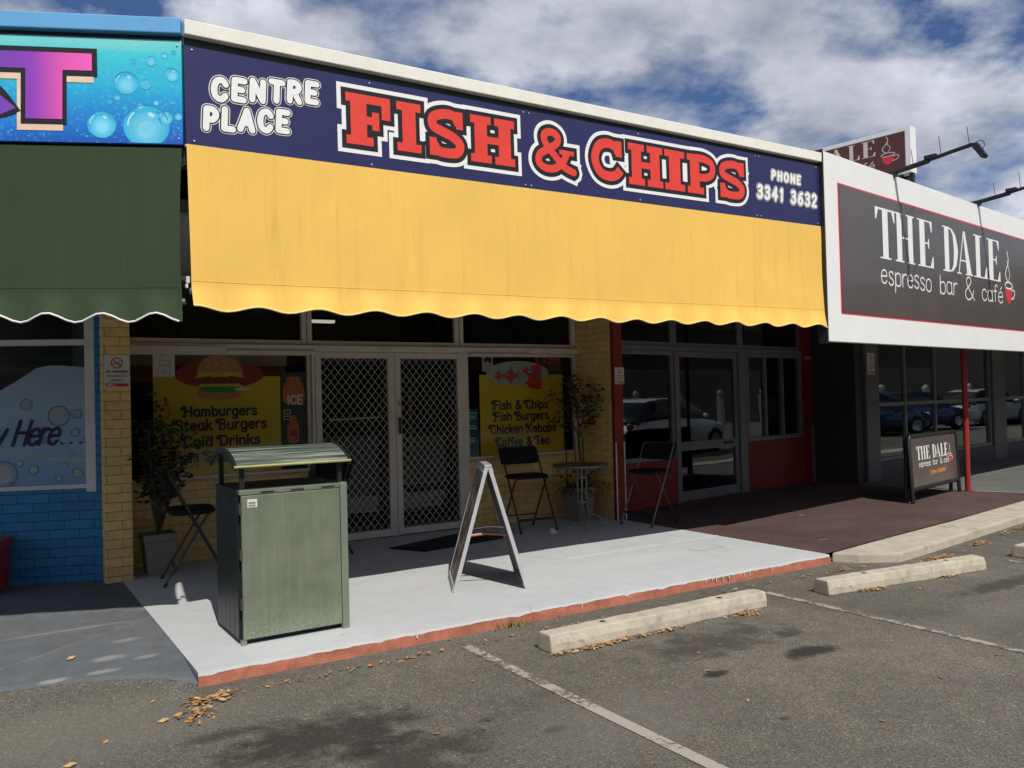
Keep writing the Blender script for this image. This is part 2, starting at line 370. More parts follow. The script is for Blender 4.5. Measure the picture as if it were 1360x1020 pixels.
def parse(st):
    k = st[0] if st[0] in '~o' else ''
    q = [float(x) for x in st.lstrip('~o').split()]; p = list(zip(q[::2], q[1::2]))
    if k == '~': return catmull(p), False, True
    if k == 'o': return catmull(p, True), True, True
    return p, False, False
class Board:
    """draws flat shapes on the plane y = y0 - depth"""
    def __init__(s, mb, y0): s.mb = mb; s.y0 = y0; s.k = 0
    def P(s, u, v, d): return (u, s.y0-d, v)
    def lay(s, d): s.k = (s.k+1) % 16; return d + s.k*.00004
    def poly(s, pts, m, d): d = s.lay(d); s.mb.poly([s.P(u, v, d) for u, v in pts], m)
    def rect(s, x0, y0, x1, y1, m, d): s.poly([(x0, y0), (x1, y0), (x1, y1), (x0, y1)], m, d)
    def disc(s, c, r, m, d, n=14, ry=None): s.poly([(c[0]+r*math.cos(2*math.pi*i/n), c[1]+(ry or r)*math.sin(2*math.pi*i/n)) for i in range(n)], m, d)
    def ring(s, c, r, w, m, d, n=24): s.ribbon([(c[0]+r*math.cos(2*math.pi*i/n), c[1]+r*math.sin(2*math.pi*i/n)) for i in range(n)], w, m, d, closed=True, caps=False)
    def ribbon(s, pts, w, m, d, closed=False, caps=True, smooth=True):
        n = len(pts); dd = s.lay(d); L = []; R = []
        if not smooth and n > 2 or (not smooth and closed):
            segs = [(pts[i], pts[(i+1) % n]) for i in range(n if closed else n-1)]
            for a, b in segs: s.ribbon([a, b], w, m, d, caps=caps)
            return
        for i, p in enumerate(pts):
            a = pts[(i-1) % n] if (closed or i) else p; b = pts[(i+1) % n] if (closed or i < n-1) else p
            t1 = (p[0]-a[0], p[1]-a[1]); t2 = (b[0]-p[0], b[1]-p[1])
            def nn(t): q = math.hypot(*t); return (t[0]/q, t[1]/q) if q > 1e-9 else (0, 0)
            t1, t2 = nn(t1), nn(t2); t = nn((t1[0]+t2[0], t1[1]+t2[1]))
            if t == (0, 0): t = t1
            L.append((p[0]-t[1]*w/2, p[1]+t[0]*w/2)); R.append((p[0]+t[1]*w/2, p[1]-t[0]*w/2))
        vs = [s.P(*q, dd+.0004*i/n) for i, q in enumerate(L)] + [s.P(*q, dd+.0004*i/n) for i, q in enumerate(R)]
        s.mb.add(vs, [(i, n+i, n+(i+1) % n, (i+1) % n) for i in range(n if closed else n-1)], m)
        if caps and not closed:
            s.disc(pts[0], w/2, m, d, 10); s.disc(pts[-1], w/2, m, d, 10)
    def width(s, txt, h, xs=1, sp=.12): return sum((G[c][0]/100+sp)*h*xs for c in txt) - sp*h*xs
    def text(s, txt, u, v, h, w, m, d, xs=1., slant=0., sp=.12, rise=0., fit=None, swash=False, bounce=0., serif=0.):
        if fit: xs = xs*(fit-u)/s.width(txt, h, xs, sp)
        x0 = u; rnd = random.Random(len(txt)*7)
        for c in txt:
            gw, sts = G[c]; dy = (x0-u)*rise + (rnd.uniform(-1, 1)*bounce*h if bounce else 0)
            T = lambda p: (x0 + (p[0]/100*xs + p[1]/100*slant)*h, v + dy + p[1]/100*h)
            for st in sts:
                p, cl, smo = parse(st); q = [T(a) for a in p]
                s.ribbon(q, w, m, d, closed=cl, smooth=smo or len(q) == 2)
                if serif and not smo:
                    for e in (p[0], p[-1]):
                        if e[1] in (0, 66, 100) or e[1] == -32:
                            a = T(e); s.ribbon([(a[0]-serif*h, a[1]), (a[0]+serif*h, a[1])], w*.7, m, d, caps=False)
            if swash and c.isupper():
                q = [T(a) for a in catmull([(10, 99), (-14, 102), (-28, 90), (-28, 72), (-17, 66), (-12, 77)])]
                s.ribbon(q, w*.8, m, d); s.disc(T((-14, 76)), w*.65, m, d)
                q = [T(a) for a in catmull([(8, 2), (-8, -8), (-20, 2), (-16, 14)])]
                if c in 'HKFP': s.ribbon(q, w*.7, m, d)
            x0 += (gw/100+sp)*h*xs
# slab letters: rects (x0,y0,x1,y1) and strokes, in letter box 0..1 x 0..1
SLAB = {
'F': [(.10, 0, .46, 1), (0, 0, .60, .17), (0, .83, 1, 1), (.80, .56, 1, 1), (.3, .42, .66, .58), (.58, .32, .74, .68)],
'I': [(.22, 0, .78, 1), (0, 0, 1, .17), (0, .83, 1, 1)],
'H': [(.09, 0, .37, 1), (.63, 0, .91, 1), (0, 0, .46, .17), (.54, 0, 1, .17), (0, .83, .46, 1), (.54, .83, 1, 1), (.3, .42, .7, .58)],
'P': [(.10, 0, .42, 1), (0, 0, .56, .17), (0, .83, .5, 1), ('s', .19, [(.3, .915), (.62, .91), (.86, .8), (.86, .56), (.64, .44), (.3, .43)], .03)],
'S': [('s', .20, [(.86, .72), (.72, .88), (.44, .9), (.15, .8), (.14, .62), (.38, .53), (.68, .44), (.87, .3), (.8, .13), (.52, .09), (.26, .12), (.12, .28)], .05), (.78, .62, .97, .99), (.03, .01, .22, .38)],
'C': [('s', .22, [(.84, .68), (.76, .83), (.52, .89), (.26, .8), (.13, .5), (.26, .2), (.52, .11), (.76, .16), (.9, .3)], .02), (.76, .6, .95, .98)],
'&': [('s', .17, [(.97, .07), (.74, .16), (.48, .42), (.28, .66), (.26, .84), (.42, .92), (.58, .84), (.56, .68), (.34, .52), (.14, .38), (.11, .2), (.26, .09), (.48, .1), (.68, .24), (.8, .46)], .0), (.62, .44, .99, .55)],
}
def slab(B, ch, x0, x1, v0, v1, e, m, d, rise=0.):
    w = x1-x0; h = v1-v0
    for it in SLAB[ch]:
        if it[0] == 's':
            pts = catmull([(x0+a*w, v0+b*h) for a, b in it[2]], k=6)
            B.ribbon(pts, it[1]*h*1.02+2*e, m, d, caps=(ch == '&'))
            for end, nx in ((pts[0], pts[1]), (pts[-1], pts[-2])):
                if e: q = math.hypot(end[0]-nx[0], end[1]-nx[1]); t = ((end[0]-nx[0])/q, (end[1]-nx[1])/q); B.ribbon([end, (end[0]+t[0]*e, end[1]+t[1]*e)], it[1]*h*1.02+2*e, m, d, caps=False)
        else: B.rect(x0+it[0]*w-e, v0+it[1]*h-e, x0+it[2]*w+e, v0+it[3]*h+e, m, d)
# high-contrast serif letters; polys in a unit box
def dq(x, w=.30): return [(x, 0), (x+w, 0), (x+w, 1), (x, 1)]
DIDO = {
'T': [dq(.36, .28), [(0, .96), (1, .96), (1, 1), (0, 1)], [(0, .76), (.05, .76), (.16, .96), (0, .96)], [(1, .76), (1, .96), (.84, .96), (.95, .76)], [(.22, 0), (.78, 0), (.78, .03), (.22, .03)]],
'H': [dq(.10, .24), dq(.66, .24), [(.3, .49), (.7, .49), (.7, .52), (.3, .52)]] + [[(a, b), (a+.42, b), (a+.42, b+.03), (a, b+.03)] for a in (.01, .57) for b in (0, .97)],
'E': [dq(.14, .32), [(0, 0), (1, 0), (1, .03), (0, .03)], [(0, .97), (.94, .97), (.94, 1), (0, 1)], [(.4, .5), (.74, .5), (.74, .53), (.4, .53)], [(1, .0), (1, .25), (.95, .25), (.8, .03)], [(.94, 1), (.78, .97), (.89, .77), (.94, .77)], [(.74, .4), (.74, .62), (.70, .62), (.64, .52), (.70, .4)]],
'D': [dq(.12, .28), [(0, 0), (.4, 0), (.4, .03), (0, .03)], [(0, .97), (.4, .97), (.4, 1), (0, 1)],
      [(.38, 1), (.64, .97), (.86, .84), (.97, .62), (1, .5), (.97, .38), (.86, .16), (.64, .03), (.38, 0), (.38, .03), (.55, .06), (.67, .17), (.71, .38), (.72, .5), (.71, .62), (.67, .83), (.55, .94), (.38, .97)]],
'A': [[(.42, 1), (.54, 1), (.92, .02), (.62, .02)], [(.08, .02), (.13, .02), (.47, .96), (.42, .96)], [(.2, .3), (.7, .3), (.7, .33), (.2, .33)], [(0, 0), (.26, 0), (.26, .03), (0, .03)], [(.52, 0), (1, 0), (1, .03), (.52, .03)]],
'L': [dq(.16, .32), [(0, 0), (1, 0), (1, .03), (0, .03)], [(.02, .97), (.62, .97), (.62, 1), (.02, 1)], [(1, 0), (1, .28), (.95, .28), (.78, .03)]],
}
def dido(B, ch, x0, x1, v0, v1, m, d):
    for p in DIDO[ch]: B.poly([(x0+a*(x1-x0), v0+b*(v1-v0)) for a, b in p], m, d)
def cup(B, cx, v0, s, mr, mw, d, sx=1.):
    """little red cup with white rim, handle and rising steam; s = cup height"""
    T = lambda p: (cx+p[0]*s*sx, v0+p[1]*s)
    B.poly([T(p) for p in [(-.5, 1), (.5, 1), (.44, .6), (.28, .25), (.12, .03), (-.12, .03), (-.3, .25), (-.45, .6)]], mr, d)
    B.ribbon([T(p) for p in catmull([(.46, .9), (.78, .9), (.84, .66), (.62, .42), (.36, .36)])], .09*s, mw, d+.0004)
    B.ribbon([T(p) for p in catmull([(-.55, 1.12), (-.4, 1.32), (.05, 1.38), (.5, 1.24), (.45, 1.05), (.0, .98), (-.4, 1.02)])], .1*s, mw, d+.0004)
    B.ribbon([T(p) for p in catmull([(-.15, 1.4), (-.42, 1.8), (-.28, 2.2), (-.02, 2.55), (.02, 2.9), (-.1, 3.3)])], .1*s, mw, d+.0004)
    B.ribbon([T(p) for p in catmull([(.0, 1.45), (.2, 1.9), (.02, 2.3), (-.12, 2.7)])], .07*s, mw, d+.0004)

# ------------------------------------------------------------------ shared materials
ALU = pm('painted_aluminium', (.62, .56, .49), .45, 0, .08)
ALUGREY = pm('grey_aluminium', (.22, .23, .235), .4, .3, .1)
ALUWHITE = pm('white_aluminium', (.62, .64, .66), .45, 0, .08, dirt=(.3, .3, .28), dirt_at=(.6, .8))
GLASS = glass(); DARKGLASS = glass('dark_window_glass', (.62, .63, .63), .07, 3.8)
BLACK = pm('black_paint', (.012, .012, .013), .45, 0, .1)
BLACKFAB = pm('black_vinyl', (.008, .008, .009), .75, 0, .2, 20, .3, 200, spec=.25)
INTER = pm('dim_interior', (.10, .075, .05), .9, 0, .2)
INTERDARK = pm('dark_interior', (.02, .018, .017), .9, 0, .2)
SOFFIT = pm('soffit_paint', (.30, .29, .27), .8, 0, .15, dirt=(.12, .11, .1))
CHROME = pm('chromed_tube', (.20, .195, .185), .28, .9, .1)
WHITEVINYL = pm('white_vinyl', (.80, .81, .80), .35, 0, .03); BLACKVINYL = pm('black_print', (.012, .012, .014), .35, 0, .05)
REDVINYL = pm('red_print', (.72, .055, .035), .38, 0, .05, 12)
PAPERW = pm('paper_white', (.62, .62, .58), .7, 0, .04)
NAVYTXT = pm('navy_print', (.012, .012, .05), .4, 0, .05)
ROOFM = pm('roof_sheet', (.35, .36, .36), .5, .2, .15)

# ------------------------------------------------------------------ the ground
OIL = (.022, .02, .018); DRY = (.20, .185, .155)
GZ = .05  # asphalt raised; stain, line, wheel stop and leaf pile positions scaled about camera
asphalt = ground_mat('asphalt', (.122, .113, .093), .26, 105, [
    (1.308, 3.73, .62, .42, OIL, .8), (1.55, 3.342, .5, .3, OIL, .7), (3.827, 3.73, .75, .32, (.045, .042, .037), .75), (4.146, 3.236, .28, .13, OIL, .9),
    (3.391, 3.294, .13, .06, OIL, .9), (4.311, 3.584, .22, .10, OIL, .6), (6.684, 3.439, .8, .16, (.035, .032, .03), .7), (0.92, 4.069, .22, .1, OIL, .6), (3.197, 2.664, .06, .04, OIL, .8),
    (2.228, 3.197, .08, .05, OIL, .8), (2.034, 3.488, .06, .04, OIL, .8), (0.388, 4.456, 1.2, .5, DRY, .35), (2.519, 3.1, .7, .5, (.17, .16, .14), .35), (5.812, 3.003, 1.2, .3, (.17, .16, .14), .3)], bump=.6, speck=.6)
mb = MB(); mb.poly([(-400, -500, GZ), (900, -500, GZ), (900, 600, GZ), (-400, 600, GZ)])
tag(mb.build('car_park', asphalt), 'grey brown asphalt car park with oil stains', 'car park', kind='structure')

slabm = ground_mat('painted_slab', (.455, .472, .48), .035, 90, [(1.9, 5.05, .03, .02, (.3, .3, .29), .7), (2.5, 5.6, .025, .02, (.3, .3, .29), .6), (3.9, 5.3, .03, .02, (.3, .3, .29), .6), (4.3, 6.35, .04, .03, (.3, .3, .29), .7), (2.4, 6.4, .3, .12, (.40, .40, .39), .5), (5.2, 6.3, .35, .1, (.40, .41, .41), .45), (3.9, 7.0, .7, .25, (.36, .37, .37), .5), (3.25, 6.05, .25, .05, (.42, .38, .3), .5), (1.28, 6.3, .08, .02, (.35, .33, .3), .6), (1.35, 5.9, .1, .02, (.35, .33, .3), .6), (2.9, 6.2, .6, .3, (.55, .55, .53), .35), (4.9, 5.7, .9, .25, (.58, .58, .56), .35), (5.9, 5.5, .25, .02, (.3, .3, .3), .4)], big=.8, bump=.12, speck=.05, mid=.055)
terra = pm('terracotta_paint', (.37, .125, .075), .75, 0, .22, 14, .5, 70, dirt=(.20, .10, .07), dirt_at=(.55, .75), ds=16)
# slab: top and front strip; the front edge is a little ragged
def wob(x, k): return .012*noise.noise(Vector((x*3.1, k, 0))) + .006*noise.noise(Vector((x*17, k, 3)))
N = 150; xs = [.985+(6.385-.985)*i/N for i in range(N+1)]
def kerb_y(x): return 4.985 - .06*(x-1)/5.4
mb = MB(); top = [(x, kerb_y(x)-.15+wob(x, 1)*1.2, .128) for x in xs]; back = [(x, 8.46, .13) for x in xs]
mid = [(x, kerb_y(x)-.10, .1305) for x in xs]
mb.add(top+mid+back, [(i, i+1, N+2+i, N+1+i) for i in range(N)] + [(N+1+i, N+2+i, 2*N+3+i, 2*N+2+i) for i in range(N)], 0, True)
lip = [(x, kerb_y(x)-.157+wob(x, 1)*1.2, .116-.016*max(0, noise.noise(Vector((x*9, 5, 0))))-.014*abs(noise.noise(Vector((x*33, 2, 0))))) for x in xs]
mb.add(top+lip, [(N+1+i, N+2+i, i+1, i) for i in range(N)], 0, True)
mb.add([top[0], (.985, 8.46, .13), (.985, 8.46, -.02), (.985, top[0][1], -.02)], [(0, 1, 2, 3)], 0)
mb.add([top[-1], (6.385, 8.46, .13), (6.385, 8.46, -.02), (6.385, top[-1][1], -.02)], [(3, 2, 1, 0)], 0)
rd = random.Random(3)
for i in range(14):
    x = rd.uniform(4.9, 5.75) if i < 9 else rd.uniform(1.2, 6.3); w = rd.uniform(.003, .007); ln = rd.uniform(.012, .05); y = kerb_y(x)-.166+wob(x, 1)*1.2
    mb.add([(x-w, y, .122), (x+w, y, .122), (x+w*.6, y-.004, .12-ln), (x-w*.6, y-.004, .12-ln)], [(0, 3, 2, 1)], 0)
tag(mb.build('slab', slabm), 'pale grey painted concrete slab in front of the shop', 'pavement', kind='structure')
mb = MB(); a = [(x, y+.001, z) for x, y, z in lip]; b = [(x, kerb_y(x)-.05+wob(x, 7)*2+.0*x, -.02) for x in xs]
c = [(x, kerb_y(x)-.13+wob(x, 4), .06) for x in xs]
# front face of kerb, sloping a little outwards
fa = [(x, kerb_y(x)-.158+wob(x, 1)*1.2, z) for (x, y, z) in lip]; fb = [(x, kerb_y(x)-.162+wob(x, 4)*1.3, .085) for x in xs]; fc = [(x, kerb_y(x)-.168+wob(x, 7)*1.5, .02) for x in xs]
mb.add(fa+fb+fc, [(N+1+i, N+2+i, i+1, i) for i in range(N)] + [(2*N+2+i, 2*N+3+i, N+2+i, N+1+i) for i in range(N)], 0, True)
tag(mb.build('kerb_edge', terra), 'terracotta painted kerb edge', 'kerb', kind='structure')
# thin painted line along the slab, cover outline
mb = MB().box(4.45, 6.38, 6.105, 6.114, .131, .1345)
tag(mb.build('slab_line', pm('white_line', (.62, .64, .64), .6)), 'white line', 'line', kind='structure')
mb = MB()
for p in [(5.62, 5.62, 5.95, 5.626), (5.62, 5.62, 5.626, 5.78), (5.944, 5.62, 5.95, 5.78)]: mb.poly([(p[0], p[1], .1342), (p[2], p[1], .1342), (p[2], p[3], .1342), (p[0], p[3], .1342)])
tag(mb.build('slab_joint', pm('joint_dirt', (.28, .28, .27), .9)), 'cover outline', 'joint', kind='structure')
# left footpath (dark grey, runs down to the asphalt)
pathm = ground_mat('dark_footpath', (.115, .125, .135), .12, 70, [(.62, 5.45, .14, .07, (.3, .3, .28), .7), (.55, 5.2, .12, .05, (.3, .3, .28), .7), (.75, 5.8, .12, .06, (.3, .3, .28), .6), (.5, 6.3, .5, .04, (.3, .29, .27), .6), (.32, 5.2, .1, .04, (.34, .33, .3), .7), (-.1, 5.5, .2, .06, (.34, .33, .3), .6), (.8, 5.35, .1, .05, (.3, .3, .28), .6), (-.05, 6.2, .1, .03, (.36, .35, .3), .7)], crackc=(.22, .22, .2), big=1., bump=.2, speck=.12)
ed = [(-8, 8.75), (-4, 6.97), (-2, 6.08), (-1, 5.63), (-.45, 5.41), (-.1, 5.27), (.06, 5.2), (.24, 5.165), (.41, 5.115), (.6, 5.045), (.76, 4.955), (.88, 4.82), (.955, 4.68)]
mb = MB(); n_ = len(ed)
r0 = [(x, y+wob(x, 2)*1.5, .112) for x, y in ed]; r1 = [(x, y+.05, .124) for x, y in ed]; r2 = [(min(x+.05, .984), y+.6, .127) for x, y in ed]; r3 = [(min(x+.4, .984), 14, .128) for x, y in ed]
for A, Bq in ((r0, r1), (r1, r2), (r2, r3)): mb.add(A+Bq, [(i, i+1, n_+i+1, n_+i) for i in range(n_-1)], 0, True)
rm = MB(); NX = 64; rows = []
def edge_at(t):
    t = t*(n_-1); k = min(int(t), n_-2); q = t-k; return ed[k][0]*(1-q)+ed[k+1][0]*q, ed[k][1]*(1-q)+ed[k+1][1]*q
for q, z in ((0, .112), (.15, .1), (.4, .075), (.7, .058), (1., GZ-.004)):
    row = []
    for i in range(NX+1):
        x, y = edge_at(i/NX); w = min(1, max(0.12, (.98-x)/.55)); row.append((x-.28*q*w+.05*q*(1-w), y+wob(x, 2)*1.5*(1-q)-.85*q*w-.002, z+.004*noise.noise(Vector((x*3, q*4, 0)))*q*(1-q)*4))
    rows += row
rm.add(rows, [((r+1)*(NX+1)+i, (r+1)*(NX+1)+i+1, r*(NX+1)+i+1, r*(NX+1)+i) for r in range(4) for i in range(NX)], 0, True)
tag(rm.build('asphalt_ramp', asphalt), 'asphalt ramp up to the dark footpath', 'ramp', kind='structure')
tag(mb.build('footpath', pathm), 'dark grey painted footpath', 'footpath', kind='structure')
# maroon paving in front of the cafe
DU = Vector((math.cos(math.radians(8.4)), math.sin(math.radians(8.4)), 0)); DN = Vector((-DU.y, DU.x, 0))
maroon = ground_mat('maroon_paving', (.085, .052, .048), .2, 60, [(8.5, 6.2, .7, .3, (.13, .095, .088), .3), (7.6, 5.8, .5, .3, (.12, .09, .08), .3), (7.0, 5.3, .12, .05, (.2, .16, .14), .5), (8.2, 6.5, .05, .04, (.3, .25, .22), .8)], big=1.2, bump=.15, speck=.3)
mb = MB(); mb.poly([(6.3, 4.84, .126), (6.45, 4.83, .126), (11.3, 5.45, .126), (12.1, 5.7, .126), (11.72, 6.47, .126), (11.2, 9.2, .126), (6.3, 9.2, .126)])
tag(mb.build('paving', maroon), 'maroon painted paving', 'paving', kind='structure')
greyp = ground_mat('grey_footpath', (.125, .125, .118), .15, 60, [], crackc=(.06, .06, .055), big=.8, bump=.3, speck=.25)
mb = MB(); mb.poly([(11.2, 9.2, .124), (11.72, 6.47, .124), (12.1, 5.7, .124), (13, 5.8, .124), (60, 12.6, .124), (60, 30, .124), (11.2, 9.9, .124)])
mb.poly([(11.71, 6.47, .131), (12.10, 5.69, .131), (12.15, 5.71, .131), (11.76, 6.5, .131)], 1)
tag(mb.build('right_footpath', [greyp, pm('path_edge_strip', (.3, .29, .26), .8)]), 'grey asphalt footpath', 'footpath', kind='structure')
conc = pm('weathered_concrete', (.44, .40, .32), .85, 0, .14, 5, .5, 45, dirt=(.20, .18, .14), dirt_at=(.55, .78), ds=7)
mb = MB(); pts = [(6.46, 4.80), (6.60, 4.62), (6.89, 4.41), (7.6, 4.50), (9.93, 4.827), (20, 6.28), (20, 6.8), (11.2, 5.44), (9, 5.12), (7.6, 4.95)]
mb.prism([(x, y, -.02) for x, y in pts], (0, 0, .155))
tag(mb.build('kerb', conc, bevel=.02), 'pale concrete kerb', 'kerb', kind='structure')
# parking lines
linem = worn_paint('worn_line_paint', (.33, .31, .27), (.120, .111, .092), .535)
mb = MB()
for x, y0, y1, w in ((2.54, -6, 4.60, .036), (5.085, -6, 4.38, .032), (7.65, -6, 3.88, .034)): mb.poly([(x-w, y0, GZ+.004), (x+w, y0, GZ+.004), (x+w, y1, GZ+.004), (x-w, y1, GZ+.004)])
tag(mb.build('parking_lines', linem), 'worn white parking bay lines', 'line', kind='structure')

# ------------------------------------------------------------------ middle shop: yellow fish and chip shop
YEL = (.76, .53, .20)
shop = thing('brick_shop', 'yellow painted brick takeaway shop with diamond mesh security doors under the yellow awning', 'shop', (1.0, 8.35, .13))
ybrick = brick('yellow_brick', YEL, .6, (.145, -.052)); ybrick2 = brick('yellow_brick_wall', YEL, .7, (.0, -.052))
YB = lambda mb, name, m, **k: mb.build(name, m, shop, world=True, **k)
YB(MB().box(.855, 1.07, 7.75, 8.36, .10, 2.9), 'pillar', ybrick, bevel=.004)
YB(MB().box(6.30, 6.355, 7.66, 8.36, .10, 2.9), 'reveal_wall', ybrick2)
YB(MB().box(1.072, 2.868, 8.33, 8.45, .10, .895), 'low_wall', ybrick2); YB(MB().box(4.70, 6.298, 8.33, 8.45, .10, .895), 'low_wall', ybrick2)
# frame rails
mb = MB().box(1.072, 6.298, 8.29, 8.42, 2.135, 2.20)
mb.box(1.1, 2.0, 8.26, 8.289, 2.12, 2.175).box(2.0, 2.9, 8.262, 8.289, 2.10, 2.14).box(4.72, 5.55, 8.262, 8.289, 2.10, 2.13)
YB(mb, 'head_rail', ALU, bevel=.004)
mb = MB().box(1.2, 1.205, 8.2, 8.21, 1, 1.001)
def window(parent, x0, x1, z0, z1, y, fr, gl, mat=ALU, depth=.06, muls=(), rails=(), name='window', world=True):
    w = MB(); t = fr
    w.box(x0, x0+t, y, y+depth, z0, z1).box(x1-t, x1, y, y+depth, z0, z1).box(x0+t, x1-t, y, y+depth, z0, z0+t).box(x0+t, x1-t, y, y+depth, z1-t, z1)
    for q in muls: w.box(q-t*.4, q+t*.4, y+.005, y+depth-.005, z0+t, z1-t)
    for q in rails: w.box(x0+t, x1-t, y+.008, y+depth-.008, q-t*.5, q+t*.5)
    o = w.build(name, mat, parent, world=world, bevel=.003)
    MB().box(x0+t*.8, x1-t*.8, y+depth*.5, y+depth*.5+.005, z0+t*.8, z1-t*.8).build('pane', gl, o, world=world)
    return o
window(shop, 1.075, 2.865, .90, 2.132, 8.345, .035, GLASS)
window(shop, 4.705, 6.297, .90, 2.132, 8.345, .035, GLASS)
for a, b in ((1.075, 2.83), (2.84, 4.63), (4.64, 6.297)): window(shop, a, b, 2.203, 2.86, 8.35, .05, GLASS, name='transom_window')
# inner glazed doors, seen through the mesh
for a, b in ((2.93, 3.76), (3.82, 4.62)):
    d = MB(); d.box(a, a+.05, 8.45, 8.49, .14, 2.12).box(b-.05, b, 8.45, 8.49, .14, 2.12).box(a+.05, b-.05, 8.45, 8.49, .14, .26).box(a+.05, b-.05, 8.45, 8.49, 2.04, 2.12)
    d = YB(d, 'inner_door', pm('dark_frame', (.03, .028, .026), .5))
    MB().box(a+.05, b-.05, 8.468, 8.473, .26, 2.04).build('pane', GLASS, d, world=True)
    if a < 3: MB().tube([(3.08, 8.43, 1.42), (3.66, 8.43, 1.43)], .012, 8).build('push_bar', pm('brass_bar', (.45, .38, .2), .35, .7), d, world=True)
    else:
        for x, z0, z1 in ((4.03, 1.0, 1.32), (4.03, 1.36, 1.68), (3.87, .98, 1.5)): MB().tube([(x, 8.43, z0), (x, 8.43, z1)], .011, 8).build('pull_handle', CHROME, d, world=True)
def clip_line(c, sgn, x0, x1, z0, z1):
    pts = []
    for x in (x0, x1):
        z = (c - x) if sgn > 0 else (x - c)
        if z0 <= z <= z1: pts.append((x, z))
    for z in (z0, z1):
        x = (c - z) if sgn > 0 else (z + c)
        if x0 < x < x1: pts.append((x, z))
    return pts[:2] if len(pts) >= 2 else None
for k, (a, b) in enumerate(((2.90, 3.775), (3.80, 4.635))):
    t = .064; z0, z1 = .145, 2.132; y = 8.30
    d = MB().box(a, a+t, y, y+.045, z0, z1).box(b-t, b, y, y+.045, z0, z1).box(a+t, b-t, y, y+.045, z0, z0+t+.01).box(a+t, b-t, y, y+.045, z1-t, z1)
    d = YB(d, 'security_door', ALU, bevel=.005)
    g = MB(); p = .083; kz = .083/.101; X0, X1, Z0, Z1 = a+t-.01, b-t+.01, (z0+t)*kz, (z1-t+.01)*kz
    n0 = int((X0+Z0)/p)-1
    for i in range(80):
        for sg, c in ((1, (n0+i)*p), (-1, X0-Z1+i*p)):
            q = clip_line(c, sg, X0, X1, Z0, Z1)
            if q and math.dist(q[0], q[1]) > .02:
                yy = y+.016 if sg > 0 else y+.0245
                g.bar((q[0][0], yy, q[0][1]/kz), (q[1][0], yy, q[1][1]/kz), .0055, .0055, (0, 1, 0))
    g.build('mesh_grille', pm('grille_metal', (.52, .50, .46), .45, .2), d, world=True)
    if k: 
        lk = MB().box(a+.012, a+.058, y-.008, y, 1.22, 1.62).build('lock_plate', pm('lock_plate', (.5, .5, .48), .4, .3), d, world=True)
        MB().box(a+.022, a+.048, y-.03, y-.009, 1.24, 1.42).build('handle', BLACK, lk, world=True, bevel=.008)
        MB().box(a+.018, a+.052, y-.0115, y-.009, 1.55, 1.605).build('sticker', pm('orange_sticker', (.5, .2, .05), .5), lk, world=True)
# jambs
for a, b in ((2.868, 2.897), (3.777, 3.798), (4.638, 4.70)): YB(MB().box(a, b, 8.31, 8.44, .13, 2.134), 'door_jamb', ALU)
# inside
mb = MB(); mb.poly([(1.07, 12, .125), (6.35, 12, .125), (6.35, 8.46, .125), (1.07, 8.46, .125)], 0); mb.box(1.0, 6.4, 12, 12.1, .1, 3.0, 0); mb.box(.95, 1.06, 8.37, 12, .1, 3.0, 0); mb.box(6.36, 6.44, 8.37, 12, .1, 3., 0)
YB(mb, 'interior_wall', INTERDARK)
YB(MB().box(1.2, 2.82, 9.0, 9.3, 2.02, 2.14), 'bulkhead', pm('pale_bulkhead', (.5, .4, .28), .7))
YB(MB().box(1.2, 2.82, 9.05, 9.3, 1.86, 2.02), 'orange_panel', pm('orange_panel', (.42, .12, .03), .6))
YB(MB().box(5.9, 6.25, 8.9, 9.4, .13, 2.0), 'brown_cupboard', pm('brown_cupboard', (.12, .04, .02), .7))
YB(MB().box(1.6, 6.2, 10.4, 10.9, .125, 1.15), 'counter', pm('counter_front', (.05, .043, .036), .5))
YB(MB().box(4.9, 5.8, 11.2, 11.9, .125, 2.0), 'fridge', pm('fridge_darkened', (.09, .095, .095), .4))  # fridge colour darkened to stand for the unlit room
YB(MB().box(3.0, 3.35, 8.9, 8.98, 2.50, 2.53), 'ceiling_light', emit('tube_light', (1., .97, .85), .5))
# roof, soffit, fascia beam
YB(MB().box(.9, 6.75, 5.7, 12.2, 2.9, 2.96), 'soffit', SOFFIT)
YB(MB().prism([(1.0, 5.12, 3.05), (1.0, 5.12, 3.74), (1.0, 12.2, 3.95), (1.0, 12.2, 3.05)], (5.74, 0, 0)), 'roof', ROOFM)
cream = pm('chalky_cream_paint', (.76, .75, .68), .8, 0, .05, 9, .15, 50, dirt=(.5, .42, .34), dirt_at=(.70, .8), ds=22)
SL = .0078
def sloped(name, label, cat, z):
    o = thing(name, label, cat, (1.0, 5.0, z)); o.rotation_euler = (0, -SL, 0); return o
mb = MB().prism([(1.0, 4.955, 3.740), (1.0, 4.955, 3.826), (1.0, 5.11, 3.831), (1.0, 5.11, 3.735)], (5.72, 0, .022))
for x, r in ((2.3, 0), (4.6, 0)): pass
fb_ = YB(mb, 'fascia_beam', cream, bevel=.006)
MB().prism([(1.0, 5.004, 3.688), (1.0, 5.004, 3.738), (1.0, 5.11, 3.738), (1.0, 5.11, 3.688)], (5.7, 0, .044)).build('gutter_shade_strip', pm('green_shade_strip', (.012, .03, .025), .5), shop, world=True)  # dark green paint, with the black shade under the beam in its colour
MB().box(1.0, 6.7, 5.03, 5.11, 3.0, 3.685).build('fascia_backing', BLACK, shop, world=True)

